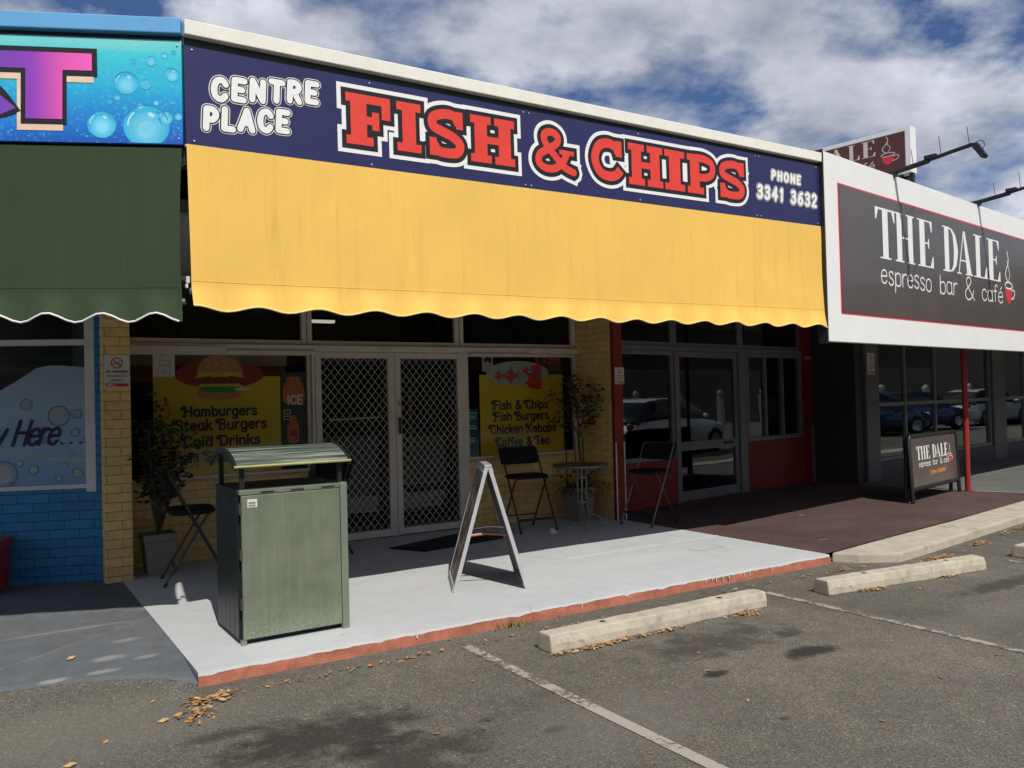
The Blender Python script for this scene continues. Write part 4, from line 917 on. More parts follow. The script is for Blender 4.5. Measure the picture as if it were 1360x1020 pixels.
B.poly([T(p) for p in catmull([(-.19, -.08), (0, -.075), (.18, -.085), (.16, -.125), (0, -.135), (-.17, -.12)], True)], 4, .006)
B.poly([T(p) for p in catmull([(-.2, -.12), (0, -.14), (.19, -.12), (.18, -.18), (.1, -.2), (-.1, -.2), (-.19, -.17)], True)], 1, .0042)
B.poly([T(p) for p in [(.13, -.1), (.2, -.085), (.3, -.105), (.22, -.12), (.15, -.12)]], 5, .0065)
for q in range(26): B.disc(T((rr.uniform(-.15, .15), rr.uniform(.09, .19))), .007, 5, .0068, 6)
mb.build('burger_picture', [pm('dark_red_print', (.28, .02, .01), .5), bun, pm('cheese_print', (.55, .4, .03), .5), pm('patty_print', (.14, .03, .015), .5), pm('lettuce_print', (.03, .22, .03), .5), pm('pale_print', (.6, .5, .35), .5)], o)
o = poster('menu_poster', 'yellow menu board with a painted fish, behind the window right of the doors', 4.908, 6.112, .905, 1.888)
mb = MB(); B = Board(mb, 0); X = lambda x: x-4.908; Z = lambda z: z-.905
for tx, a, b_, v, h in (('Fish & Chips', 5.10, 5.88, 1.475, .098), ('Fish Burgers', 5.11, 5.88, 1.342, .095), ('Chicken Kebabs', 5.05, 5.99, 1.186, .10), ('Coffee & Tea', 5.13, 5.88, 1.035, .098)):
    B.text(tx, X(a), Z(v), h, .0215, 0, .002, fit=X(b_), sp=.15, swash=True, serif=.09)
mb.build('lettering', NAVYTXT, o)
mb = MB(); B = Board(mb, 0)
B.disc((X(5.45), Z(1.90)), .45, 0, .002, 40, .15)
def fishy(cx, cz, s, m1, m2, d):
    F_ = lambda p: (X(cx+p[0]*s), Z(cz+p[1]*s))
    B.poly([F_(p) for p in [(-.2, .45), (.15, 1.0), (.3, .5), (.25, -.5), (.1, -.95), (-.25, -.45)]], m2, d)
    B.poly([F_(p) for p in [(.6, 0), (1.15, .62), (.95, 0), (1.15, -.55)]], m2, d)
    B.poly([F_(p) for p in catmull([(-.75, 0), (-.4, .42), (.1, .5), (.6, .2), (.72, 0), (.5, -.25), (0, -.5), (-.45, -.36)], True)], m1, d+.0008)
    B.disc(F_((-.38, .12)), .1*s, 0, d+.0016, 10)
fishy(5.17, 1.87, .075, 1, 2, .004); fishy(5.34, 1.872, .118, 1, 2, .004)
B.poly([(X(a), Z(b_)) for a, b_ in [(5.786, 2.02), (5.66, 2.0), (5.56, 1.97), (5.50, 1.93), (5.55, 1.90), (5.60, 1.86), (5.58, 1.80), (5.545, 1.785), (5.62, 1.72), (5.70, 1.705), (5.79, 1.71)]], 1, .005)
B.disc((X(5.625), Z(1.942)), .034, 0, .006, 16, .042); B.disc((X(5.63), Z(1.94)), .018, 3, .0066, 12)
for q in range(6): B.ribbon([(X(5.775), Z(1.965-.03*q)), (X(5.72), Z(1.955-.03*q))], .007, 2, .0062)
mb.build('fish_picture', [pm('pale_blue_print', (.35, .38, .33), .5), pm('fish_red_print', (.48, .035, .02), .5), pm('fish_blue_print', (.05, .16, .3), .5), BLACKVINYL], o)
# white notice, bottle poster, ice cream notice, map sticker, LED sign
o = thing('white_notice', 'white paper notice in the upper left corner of the burger window', 'notice', (1.352, 8.375, 1.885))
MB().box(0, .195, 0, .002, 0, .29).build('sheet', PAPERW, o); mb = MB(); B = Board(mb, 0)
B.poly([(.02, .22), (.1, .2), (.13, .225), (.125, .27), (.07, .262), (.025, .268)], 0, .001)
for z in (.16, .11): B.ribbon([(.05, z), (.15, z)], .006, 1, .001, caps=False)
B.ring((.1, .05), .018, .006, 1, .001)
mb.build('print', [pm('olive_print', (.3, .25, .03), .5), pm('grey_print', (.2, .2, .2), .5)], o)
o = thing('drinks_poster', 'dark poster with orange drink bottles and ice lettering beside the burger menu', 'poster', (2.567, 8.378, 1.0))
MB().box(0, .255, 0, .003, 0, .92).build('sheet', pm('dark_green_print', (.03, .032, .028), .5), o)
orange = pm('orange_print', (.42, .12, .025), .5, 0, .25, 14)
mb = MB(); B = Board(mb, 0)
B.poly(catmull([(.02, .62), (.02, .76), (.05, .84), (.06, .875), (.19, .875), (.2, .84), (.235, .76), (.235, .62), (.13, .6)], True), 0, .001)
B.poly(catmull([(.06, .22), (.055, .36), (.08, .42), (.09, .48), (.14, .48), (.15, .42), (.175, .36), (.17, .22), (.12, .2)], True), 0, .001)
B.text('ICE', .06, .60, .085, .017, 1, .003, fit=.215, serif=.07)
for z in (.5, .44): 
    B.rect(.02, z, .09, z+.04, 1, .002); B.rect(.026, z+.006, .084, z+.034, 2, .0026)
B.rect(.08, .27, .15, .33, 3, .002)
mb.build('print', [orange, pm('pale_letter_print', (.6, .58, .52), .5), MATS['dark_green_print'], pm('rust_print', (.25, .04, .02), .5)], o)
o = thing('blue_notice', 'tall teal blue phone notice on the glass beside the right security door', 'notice', (4.712, 8.375, .93))
MB().box(0, .165, 0, .002, 0, .56).build('sheet', gradient_z('teal_notice_print', [(0, (.3, .4, .42)), (.3, (.12, .3, .38)), (.4, (.02, .17, .27)), (1., (.02, .16, .25))], 0, .56, .5, False), o)
mb = MB(); B = Board(mb, 0); B.text('OVI', .045, .44, .04, .008, 0, .001, fit=.125, sp=.3)
for z, a, b_ in ((.51, .02, .145), (.36, .04, .13), (.33, .02, .145), (.22, .04, .12), (.195, .035, .13), (.17, .05, .11)): B.ribbon([(a, z), (b_, z)], .011, 0, .001, caps=False)
mb.build('print', pm('pale_cyan_print', (.4, .52, .55), .5), o)
o = thing('map_notice', 'small white notice with a black map of a continent above the fish menu', 'notice', (4.945, 8.375, 1.925))
MB().box(0, .15, 0, .002, 0, .205).build('sheet', PAPERW, o); mb = MB(); B = Board(mb, 0)
B.poly([(.02+p[0]*.11, .1+p[1]*.085) for p in [(0, .35), (.08, .55), (.25, .7), (.33, .85), (.45, .9), (.5, .98), (.62, .92), (.6, .78), (.72, .72), (.78, 1), (.86, .75), (1, .45), (.97, .2), (.82, .02), (.66, .05), (.58, .2), (.42, .25), (.25, .12), (.08, .12)]], 0, .001); B.disc((.108, .098), .007, 0, .001)
for z in (.06, .04, .025): B.ribbon([(.03, z), (.12, z)], .004, 1, .001, caps=False)
mb.build('print', [BLACKVINYL, MATS['grey_print']], o)
# led sign: dots
o = thing('led_sign', 'black dotted sign lit in dim red letters, at top right of the fish menu', 'lit sign', (5.74, 8.44, 1.90))
MB().box(0, .40, 0, .02, 0, .25).build('case', BLACK, o)
FONT5 = {'F': '1111010000111001000010000', 'I': '01110001000010000100 01110'.replace(' ', ''), 'S': '0111110000011100000111110', 'H': '1000110001111111000110001', 'C': '0111110000100001000001111', 'P': '1111010001111101000010000'}
for nm, word, x, z, col in (('fish_dots', 'FISH', .015, .215, emit('led_red', (1, .12, .1), .16)), ('chips_dots', 'CHIPS', .01, .10, emit('led_dim', (.7, .2, .16), .055))):
    mb = MB()
    for i, ch in enumerate(word):
        for k, c in enumerate(FONT5[ch]):
            if c == '1': mb.sphere((x+(i*6+k % 5)*(.0135 if len(word) == 5 else .0158), -.002, z-(k//5)*.0185), .0045, 6, 4)
    mb.build(nm, col, o)
# no smoking signs
def no_smoking(loc, deg, label, w=.2):
    o = thing('no_smoking_sign', label, 'sign', loc, deg, 'no smoking signs'); k = w/.2
    MB().box(0, w, -.004, 0, 0, w*1.42).build('plate', PAPERW, o)
    mb = MB(); B = Board(mb, -.004); c = (w/2, w*1.07)
    B.ring(c, w*.21, w*.05, 0, .001); B.ribbon([(c[0]-w*.14, c[1]+w*.14), (c[0]+w*.14, c[1]-w*.14)], w*.045, 0, .0016, caps=False)
    B.rect(c[0]-w*.15, c[1]-w*.05, c[0]+w*.1, c[1]-w*.01, 1, .0008); B.ribbon(catmull([(c[0]+w*.12, c[1]), (c[0]+w*.06, c[1]+w*.06), (c[0]+w*.12, c[1]+w*.1)]), w*.02, 1, .0008)
    B.text('NO SMOKING', w*.08, w*.66, w*.085, w*.024, 1, .001, fit=w*.92)
    for z, a, b_ in ((.55, .12, .88), (.485, .08, .92), (.36, .28, .72), (.30, .2, .8)): B.ribbon([(w*a, w*z), (w*b_, w*z)], w*.022, 1, .001, caps=False)
    B.rect(w*.05, w*.06, w*.95, w*.2, 0, .001); B.ribbon([(w*.1, w*.14), (w*.35, w*.14)], w*.03, 2, .002, caps=False); B.ribbon([(w*.1, w*.1), (w*.5, w*.1)], w*.015, 2, .002, caps=False)
    mb.build('print', [pm('sign_red', (.55, .03, .03), .5), BLACKVINYL, WHITEVINYL], o); return o
no_smoking((.865, 7.746, 1.772), 0, 'white no smoking sign on the yellow brick pillar')
no_smoking((6.296, 7.589, 1.738), 0, 'white no smoking sign on the red pillar', .14)
no_smoking(tuple(Vector((11.78, 8.03, 1.84)) + DU*.06 - DN*.004), 8.4, 'white no smoking sign on the grey tiled pier', .24)

# ------------------------------------------------------------------ litter bin
bn = thing('litter_bin', 'square green metal litter bin enclosure with a curved roof on the pale slab', 'bin', (1.313, 5.19, .13))
m_, n, l, b = newmat('green_steel'); mp = coords(n, l, (28, 1, .5)); t1 = noise_n(n, l, mp, 2.2, 6, .7); mp2 = coords(n, l); t2 = noise_n(n, l, mp2, 75, 4, .75); t3 = noise_n(n, l, mp2, 5, 5)
c = ramp(n, l, t1.outputs[0], [(.25, (.185, .222, .155)), (.75, (.265, .30, .22))]).outputs[0]
c = mixc(n, l, 1., c, ramp(n, l, t3.outputs[0], [(.3, .82), (.7, 1.1)]).outputs[0], 'MULTIPLY')
spz = n.new('ShaderNodeSeparateXYZ'); l.new(mp2.outputs[0], spz.inputs[0])
mz = n.new('ShaderNodeMapRange'); mz.inputs['From Min'].default_value = .05; mz.inputs['From Max'].default_value = .42; mz.inputs['To Min'].default_value = .13; mz.inputs['To Max'].default_value = 0.; l.new(spz.outputs[2], mz.inputs[0])
sa = n.new('ShaderNodeMath'); sa.operation = 'ADD'; l.new(t2.outputs[0], sa.inputs[0]); l.new(mz.outputs[0], sa.inputs[1])
c = mixc(n, l, ramp(n, l, sa.outputs[0], [(.675, 0.), (.73, .75)]).outputs[0], c, (.42, .44, .36)); l.new(c, b.inputs['Base Color'])
b.inputs['Roughness'].default_value = .34; b.inputs['Metallic'].default_value = .4; MATS['green_steel'] = m_; GST = m_
DGS = pm('dark_shaded_green_steel', (.014, .020, .017), .4, .2, .2, 8, scale=(20, 20, 1), dirt=(.2, .22, .18), dirt_at=(.76, .8), ds=30)  # dark green; the grazing shade on the bin's left side is in this colour
W_, D_ = .69, .60
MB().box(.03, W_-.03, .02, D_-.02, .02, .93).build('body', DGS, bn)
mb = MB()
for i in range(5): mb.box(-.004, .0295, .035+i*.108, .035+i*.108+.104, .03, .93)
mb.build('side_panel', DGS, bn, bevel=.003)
MB().box(W_-.028, W_+.0, .02, D_-.02, .0, .93).build('side_panel', GST, bn)
MB().box(.012, W_-.047, -.012, .018, .035, .915).build('front_door', GST, bn, bevel=.006)
MB().box(.0, .03, -.014, .02, .0, .034).build('foot', GST, bn)
MB().box(W_-.044, W_+.004, -.014, .03, .0, .95).build('corner_post', pm('green_steel_post', (.20, .24, .18), .4, .3, .12, 5, scale=(1, 1, .3)), bn, bevel=.006)
MB().box(.0, W_-.047, -.014, .03, .918, .948).build('top_rail', GST, bn, bevel=.004)
MB().box(.0, W_, .031, D_, .931, .946).build('top_plate', pm('bin_top', (.03, .034, .03), .5, .2), bn)
for z in (.22, .52, .80): MB().tube([(.004, -.013, z), (.004, -.013, z+.07)], .009, 8).build('hinge', CHROME, bn)
for x in (.13, .32, .52): MB().box(x, x+.085, -.0165, -.0135, .925, .933).build('slot', BLACK, bn)
lb = MB().box(.048, .108, -.0145, -.0125, .84, .89).build('sticker', PAPERW, bn)
MB().box(.055, .098, -.0155, -.0148, .862, .873).box(.055, .098, -.0155, -.0148, .847, .856).build('sticker_print', pm('grey_print', (.2, .2, .2)), lb)
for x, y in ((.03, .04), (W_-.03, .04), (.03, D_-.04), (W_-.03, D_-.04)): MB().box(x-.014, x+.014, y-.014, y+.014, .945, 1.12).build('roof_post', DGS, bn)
arc = [(.0+D_*i/14-.02+(.04*i/14), 1.098+.098*math.sin(math.pi*i/14)**.8) for i in range(15)]
mb = MB(); vs = []
for (y, z) in arc: vs += [(-.022, y, z), (W_+.022, y, z)]
for (y, z) in arc: vs += [(-.022, y, z-.012), (W_+.022, y, z-.012)]
k = len(arc)
mb.add(vs, [(2*i, 2*i+1, 2*i+3, 2*i+2) for i in range(k-1)] + [(2*k+2*i+2, 2*k+2*i+3, 2*k+2*i+1, 2*k+2*i) for i in range(k-1)] + [(0, 2*k, 2*k+1, 1), (2*k-2, 2*k-1, 4*k-1, 4*k-2)], 0, True)
m_, n, l, b = newmat('curved_roof_steel'); mp = coords(n, l, (1, 34, 1)); t1 = noise_n(n, l, mp, 1.0, 4, .7)
l.new(ramp(n, l, t1.outputs[0], [(.38, (.035, .045, .04)), (.5, (.13, .16, .13)), (.62, (.36, .40, .35))]).outputs[0], b.inputs['Base Color']); b.inputs['Roughness'].default_value = .33; b.inputs['Metallic'].default_value = .3; MATS['curved_roof_steel'] = m_
rf = mb.build('curved_roof', m_, bn)
for x in (-.032, W_+.012): 
    e = MB(); vs = []
    for (y, z) in arc: vs += [(x, y, z+.006), (x+.02, y, z+.006)]
    for (y, z) in arc: vs += [(x, y, z-.03), (x+.02, y, z-.03)]
    e.add(vs, [(2*i, 2*i+1, 2*i+3, 2*i+2) for i in range(k-1)] + [(2*k+2*i+2, 2*k+2*i+3, 2*k+2*i+1, 2*k+2*i) for i in range(k-1)] + [(2*i+2, 2*k+2*i+2, 2*k+2*i, 2*i) for i in range(k-1)] + [(2*i+1, 2*k+2*i+1, 2*k+2*i+3, 2*i+3) for i in range(k-1)] + [(0, 1, 2*k+1, 2*k), (2*k-2, 4*k-2, 4*k-1, 2*k-1)], 0, False)
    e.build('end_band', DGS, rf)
MB().tube([(-.03, -.024, 1.092), (W_+.03, -.024, 1.092)], .009, 8).build('front_edge', pm('yellow_green_edge', (.42, .42, .17), .35, .3), rf)

# ------------------------------------------------------------------ A frame board
ab = thing('folding_board', 'white edged folding pavement board with a faded poster face, standing open on the pale slab', 'board', (3.263, 5.472, .13), -25.0)
# local x = spread direction, y = along the board (away from camera)
wp = pm('weathered_white_edge', (.42, .43, .44), .55, 0, .1, 12, dirt=(.28, .26, .24), dirt_at=(.58, .72), ds=22); dk = pm('board_inside', (.16, .16, .155), .7, 0, .12)
H_ = .945; sp_ = .268
for sgn in (-1, 1):
    bx = lambda t, off: (sgn*(sp_*(1-t)+.012) + sgn*off, H_*t)
    p0, p1 = bx(0, 0), bx(1, 0); dirv = Vector((p1[0]-p0[0], 0, p1[1]-p0[1])).normalized(); nrm = Vector((dirv.z*sgn, 0, -dirv.x*sgn))
    def slabp(y0, y1, t0, t1, o0, o1, m):
        q = []
        for o_ in (o0, o1):
            for t in (t0, t1):
                c_ = Vector((p0[0], 0, p0[1])).lerp(Vector((p1[0], 0, p1[1])), t) + nrm*o_
                q += [(c_.x, y0, c_.z), (c_.x, y1, c_.z)]
        mm = MB(); mm.add(q, [(0, 1, 3, 2), (4, 6, 7, 5), (0, 4, 5, 1), (2, 3, 7, 6), (0, 2, 6, 4), (1, 5, 7, 3)]); return mm
    pn = slabp(.02, .60, .04, .97, -.008, .008, 0).build('panel', dk, ab, bevel=.002)
    for y0, y1 in ((0, .028), (.592, .62)): slabp(y0, y1, 0, 1, -.015, .015, 0).build('edge_rail', wp, pn, bevel=.004)
    slabp(.028, .592, .0, .045, -.02, .02, 0).build('cross_rail', wp, pn); slabp(.028, .592, .955, 1., -.02, .02, 0).build('cross_rail', wp, pn)
    if sgn < 0:
        slabp(.03, .59, .05, .95, .009, .0115, 0).build('poster', pm('faded_poster', (.16, .10, .085), .5, 0, .5, 7, dirt=(.42, .40, .36), dirt_at=(.46, .6), ds=8), pn)
MB().box(-.03, .03, .0, .62, H_-.01, H_+.02).build('hinge', pm('hinge_grey', (.4, .4, .4), .5, .4), ab, bevel=.006)
MB().tube([(-.138, .03, H_*.5), (.0, .03, H_*.515), (.138, .03, H_*.5)], .009, 6).build('stay_bar', BLACK, ab)
MB().tube([(-.165, .3, H_*.40), (0, .3, H_*.415), (.165, .3, H_*.40)], .012, 6).build('stay_strap', pm('salmon_strap', (.5, .22, .15), .6), ab)

# ------------------------------------------------------------------ folding stools
def make_stool(tube):
    o = thing('folding_stool', '', 'stool', (0, 0, 0))
    hw = .215; tm = tube
    # long frame: front feet up to the backrest
    fr = MB()
    for s in (-1, 1): fr.tube([(s*hw, -.26, .01), (s*hw, .03, .56), (s*hw, .2, .90)], .0098, 8)
    fr.tube([(-hw, .2, .895), (-hw+.02, .21, .915), (hw-.02, .21, .915), (hw, .2, .895)], .0098, 8)
    fr.build('back_frame', tm, o)
    for s in (-1, 1):
        rl = MB(); rl.tube([(s*(hw-.03), .25, .01), (s*(hw-.03), -.08, .55), (s*(hw-.03), -.12, .585)], .0098, 8)
        rl.build('rear_leg', tm, o)
    MB().tube([(-hw, -.195, .135), (hw, -.195, .135)], .014, 8).build('foot_rail', BLACK, o); MB().tube([(-hw+.03, .165, .145), (hw-.03, .165, .145)], .008, 8).build('rear_rail', BLACK, o)
    # padded seat
    st = MB(); pts = []
    out = [(hw*1.0*math.copysign(abs(math.cos(a))**.55, math.cos(a)), .02+.19*math.copysign(abs(math.sin(a))**.55, math.sin(a))) for a in [2*math.pi*i/28 for i in range(28)]]
    rings = [(.90, .572), (1., .585), (1., .605), (.9, .618), (.5, .622)]
    for k_, z in rings: pts += [(x*k_, .02+(y-.02)*k_, z) for x, y in out]
    st.add(pts, [(r*28+i, r*28+(i+1) % 28, (r+1)*28+(i+1) % 28, (r+1)*28+i) for r in range(4) for i in range(28)] + [tuple(range(4*28, 5*28))] + [tuple(range(27, -1, -1))], 0, True)
    st.build('seat', BLACKFAB, o)
    # curved padded backrest
    bk = MB(); vs = []; nn = 12
    prof = [(.735, .0), (.72, .01), (.72, .03), (.735, .036), (.88, .036), (.915, .03), (.92, .01), (.90, .0)]
    for i in range(nn+1):
        t = -1+2*i/nn; x = t*(hw+.012); yy = .165+.03*(1-t*t); ed_ = 1-.22*max(0, abs(t)-.75)*2
        for z, dy in prof: vs.append((x, yy+(z-.735)*.42+dy-.018, .82+(z-.82)*ed_))
    q = len(prof)
    bk.add(vs, [(i*q+j, (i+1)*q+j, (i+1)*q+(j+1) % q, i*q+(j+1) % q) for i in range(nn) for j in range(q)] + [tuple(range(q)), tuple(range(nn*q+q-1, nn*q-1, -1))], 0, True)
    bk.build('backrest', BLACKFAB, o)
    tp = MB()
    for s in (-1, 1): tp.tube([(s*hw, -.262, .0), (s*hw, -.245, .03)], .014, 8).tube([(s*(hw-.03), .252, 0), (s*(hw-.03), .235, .03)], .014, 8)
    tp.build('foot_tip', BLACK, o)
    return o
dchrome = pm('dark_tube', (.05, .05, .05), .35, .6)
st0 = make_stool(dchrome); st0['label'] = 'black folding stool between the folding board and the round cafe table'; st0['group'] = 'folding stools'
st0.location = (5.14, 7.77, .13); st0.rotation_euler = (0, 0, math.radians(-6)); st0.scale = (1.04, 1, 1)
st1 = make_stool(CHROME); tag(st1, 'chrome legged black folding stool in front of the red pillar and cafe window', None, 'folding stools')
st1.location = (6.44, 7.20, .13); st1.rotation_euler = (0, 0, math.radians(-79))
st2 = copy_tree(st0); st2['label'] = 'dark legged folding stool beside the left potted shrub, left of the green bin'; st2.location = (1.50, 7.42, .13); st2.rotation_euler = (0, 0, math.radians(84))
st3 = copy_tree(st0); st3['label'] = 'black folding stool mostly hidden behind the green bin, by the mesh doors'; st3.location = (2.70, 7.72, .13); st3.rotation_euler = (0, 0, math.radians(-60))
# small black table behind the bin
t = thing('pedestal_table', 'small round black table half hidden behind the green bin', 'table', (2.12, 7.5, .13))
MB().lathe([(0, .70), (.3, .70), (.31, .685), (.3, .67), (0, .67)], seg=32).build('tabletop', BLACK, t)
MB().tube([(0, 0, .02), (0, 0, .68)], .03, 12).build('column', BLACK, t)
MB().lathe([(0, .03), (.06, .03), (.22, .012), (.22, 0), (0, 0)], seg=24).build('base', BLACK, t)
# grey metal cafe table
ct = thing('round_table', 'round grey metal cafe table with three curved legs beside the black stool', 'table', (5.66, 7.47, .13))
gm = pm('grey_table_metal', (.20, .20, .19), .45, .3, .15)
MB().lathe([(0, .70), (.27, .70), (.29, .715), (.31, .712), (.315, .695), (.30, .68), (.27, .685), (0, .69)], seg=40).build('tabletop', pm('table_top_metal', (.16, .155, .13), .35, .3, .2), ct)
for a in (-.55, -2.0, 1.5):
    ca, sa_ = math.cos(a), math.sin(a)
    path = catmull([(.065, .68), (.065, .5), (.065, .26), (.075, .2), (.13, .145), (.2, .115), (.245, .07), (.25, .0)], k=4)
    MB().tube([(r*ca, r*sa_, z) for r, z in path], .0105, 8).build('leg', gm, ct)
for z in (.28, .56): MB().lathe([(.055, z), (.075, z), (.075, z+.02), (.055, z+.02), (.055, z)], seg=20).build('ring', gm, ct)

# ------------------------------------------------------------------ planters
def leaf(mb, p, s, rnd, m=0, droop=.3, asp=.45):
    a = rnd.uniform(0, 6.28); d = Vector((math.cos(a), math.sin(a), rnd.uniform(-droop-.4, .5))).normalized()
    sd = d.cross(Vector((rnd.uniform(-1, 1), rnd.uniform(-1, 1), rnd.uniform(.2, 1)))).normalized(); n_ = d.cross(sd)*.12
    p = Vector(p); w = s*asp
    mb.add([p, p+d*s*.5+sd*w*.5+n_*s, p+d*s, p+d*s*.5-sd*w*.5+n_*s], [(0, 1, 2, 3)], m)
LEAFD = pm('dark_leaf', (.022, .035, .015), .45, 0, .5, 7); LEAFM = pm('mid_leaf', (.04, .06, .022), .45, 0, .5, 7)
TWIG = pm('twig_bark', (.09, .07, .05), .8, 0, .2); TERR = pm('aged_pot', (.22, .20, .165), .8, 0, .12, 9, .2, 40, dirt=(.2, .18, .14)); SOIL = pm('soil', (.03, .022, .016), .95)
def pot(o, r0, r1, h, m, square=True):
    mb = MB().lathe([(r0*.95, 0), (r0, .02), (r1*.93, h-.07), (r1*.96, h-.065), (r1, h-.05), (r1, h-.008), (r1*.97, h), (r1*.86, h), (r1*.86, h-.04), (0, h-.04)], seg=32 if not square else 4, smooth=not square)
    return mb
rnd = random.Random(11)
pl = thing('potted_shrub', 'leafy dark shrub in a square stone pot beside the yellow brick pillar', 'potted plant', (1.30, 7.92, .13))
mb = pot(pl, .15, .20, .36, TERR)
mb.build('pot', TERR, pl, bevel=.006).rotation_euler = (0, 0, math.radians(0)); 
MB().lathe([(0, .325), (.16, .325)], seg=4).build('soil', SOIL, pl)
tw = MB(); lf = MB()
for i in range(15):
    a = rnd.uniform(0, 6.28); h = rnd.uniform(.55, 1.0) if i > 4 else rnd.uniform(1.0, 1.35); r = rnd.uniform(.1, .30)
    if i == 0: a, r, h = .1, .36, .95
    pts = [(0, 0, .32)] + [(r*q*math.cos(a+.3*q)+rnd.uniform(-.02, .02), r*.75*q*math.sin(a+.3*q)+rnd.uniform(-.02, .02), .32+h*(q**.8)) for q in (.3, .6, .85, 1)]
    tw.tube(pts, [.007, .006, .005, .004, .002], 5)
    for j in range(44):
        q = rnd.uniform(.2, 1)**.8; k_ = min(int(q*4), 3); f = q*4-k_
        b0 = Vector(pts[k_]).lerp(Vector(pts[k_+1]), f)
        leaf(lf, b0+Vector((rnd.gauss(0, .05), rnd.gauss(0, .05), rnd.gauss(0, .05))), rnd.uniform(.05, .10), rnd, 0 if rnd.random() < .7 else 1)
tw.build('stems', TWIG, pl); lf.build('foliage', [LEAFD, LEAFM], pl)
pt = thing('potted_tree', 'thin trunked small tree with dark crown in a stone pot beside the cafe table', 'potted tree', (5.98, 7.92, .13))
pot(pt, .15, .205, .40, TERR).build('pot', TERR, pt, bevel=.006); MB().lathe([(0, .365), (.17, .365)], seg=4).build('soil', SOIL, pt)
tr = MB().tube([(.02, 0, .36), (.04, .01, .7), (.02, .02, 1.0), (.04, .02, 1.15)], [.017, .014, .012, .010], 8)
br = []
for a, r, h in ((.2, .25, 1.6), (1.5, .2, 1.65), (2.8, .32, 1.5), (4., .25, 1.62), (5.2, .3, 1.45), (3.4, .16, 1.72), (0.4, .42, 1.25), (3.1, .42, 1.2)):
    z0 = rnd.uniform(.95, 1.15); pts = [(.03, .015, z0)] + [(.03+r*q*math.cos(a)+rnd.uniform(-.02, .02), .015+r*.7*q*math.sin(a), z0+(h-z0)*(q**.7)) for q in (.35, .7, 1)]
    tr.tube(pts, [.007, .006, .004, .002], 5); br.append(pts)
tr.build('trunk', TWIG, pt)
lf = MB()
for pts in br:
    for j in range(70):
        q = rnd.uniform(.25, 1.05); k_ = min(int(q*3), 2); f = q*3-k_
        b0 = Vector(pts[k_]).lerp(Vector(pts[k_+1]), f); leaf(lf, b0+Vector((rnd.gauss(0, .055), rnd.gauss(0, .045), rnd.gauss(0, .055))), rnd.uniform(.04, .085), rnd, 0 if rnd.random() < .75 else 1)
lf.build('crown', [LEAFD, LEAFM], pt)
sk = MB()
for i in range(46):
    a = rnd.uniform(0, 6.28); ln = rnd.uniform(.22, .5); up_ = rnd.uniform(.2, 1.1); w = rnd.uniform(.01, .018)
    d = Vector((math.cos(a), math.sin(a), 0)); sd = Vector((-d.y, d.x, 0))
    P_ = [Vector((.0, 0, .37)) + d*(.06+ln*q*.8) + Vector((0, 0, ln*(up_*q - .9*q*q*(1.3-up_*.6)))) for q in (0, .33, .66, 1)]
    vs = []
    for q, p in enumerate(P_): ww = w*(1, 1.1, .8, .1)[q]; vs += [p-sd*ww, p+sd*ww]
    sk.add(vs, [(0, 1, 3, 2), (2, 3, 5, 4), (4, 5, 7, 6)], 0 if rnd.random() < .6 else 1)
for i in range(140): leaf(sk, (rnd.gauss(0, .14), rnd.gauss(-.05, .12), rnd.uniform(.3, .62)), rnd.uniform(.03, .07), rnd, 0)
sk.build('strap_leaves', [LEAFD, LEAFM], pt)
stk = MB()
for x, y in ((-.14, .05), (-.03, -.02), (.1, .03)): stk.tube([(x, y, .36), (x+rnd.uniform(-.05, .05), y, .98)], .007, 5)
stk.build('stakes', pm('dark_stake', (.02, .018, .016), .7), pt)

# doormat, paper scrap
mb = MB().prism([(3.40, 7.66, .131), (3.60, 7.27, .131), (4.68, 7.44, .131), (4.42, 8.0, .131)], (0, 0, .014))
o = mb.build('doormat', pm('black_mat', (.008, .008, .008), .95, 0, .2, 40, .5, 200), bevel=.004); tag(o, 'thin black doormat lying before the mesh doors', 'doormat')
mb = MB(); mb.add([(5.13, 7.33, .133), (5.2, 7.3, .133), (5.235, 7.35, .15), (5.18, 7.38, .19), (5.15, 7.4, .14), (5.25, 7.37, .136)], [(0, 1, 3), (1, 2, 3), (0, 3, 4), (2, 5, 3)])
tag(mb.build('paper_scrap', PAPERW), 'crumpled white paper scrap on the shaded slab below the table', 'litter')

# ------------------------------------------------------------------ cafe board
cb_ = thing('cafe_board', 'black framed cafe board with white serif letters standing on maroon paving', 'board', (9.99, 6.19, .13), math.degrees(math.atan2(6.50-6.19, 11.62-9.99)))
LW = math.hypot(11.62-9.99, .31)
for sy, nm in ((0, 'front'), (.42, 'rear')):
    fr = MB(); top = .85; xi = .04 if sy else .0
    yb, yt = (0, .04) if sy == 0 else (.10, .08)
    for x, sg in ((xi, 1), (LW-xi, -1)): fr.tube([(x, yb, 0), (x, yt+(yb-yt)*.08, top-.06), (x+.04*sg, yt, top)], .026, 10)
    fr.tube([(.04+xi, yt, top), (LW-.04-xi, yt, top)], .026, 10); fr.tube([(xi, yb+(yt-yb)*.17, .17), (LW-xi, yb+(yt-yb)*.17, .17)], .026, 10)
    fr.build('frame', BLACK, cb_)
ang = math.atan2(.04*.8, .65)
bdp = MB().box(.035, LW-.035, -.006, .006, -.02, .63)
pn = bdp.build('panel', DPAN, cb_); pn.location = (0, .008, .2); pn.rotation_euler = (-ang, 0, 0)
b2 = MB().box(.035, LW-.035, -.006, .006, -.02, .63).build('rear_panel', DPAN, cb_); b2.location = (0, .124, .2); b2.rotation_euler = (ang*.95, 0, 0)
mb = MB(); B = Board(mb, -.006); sx = LW/1.66
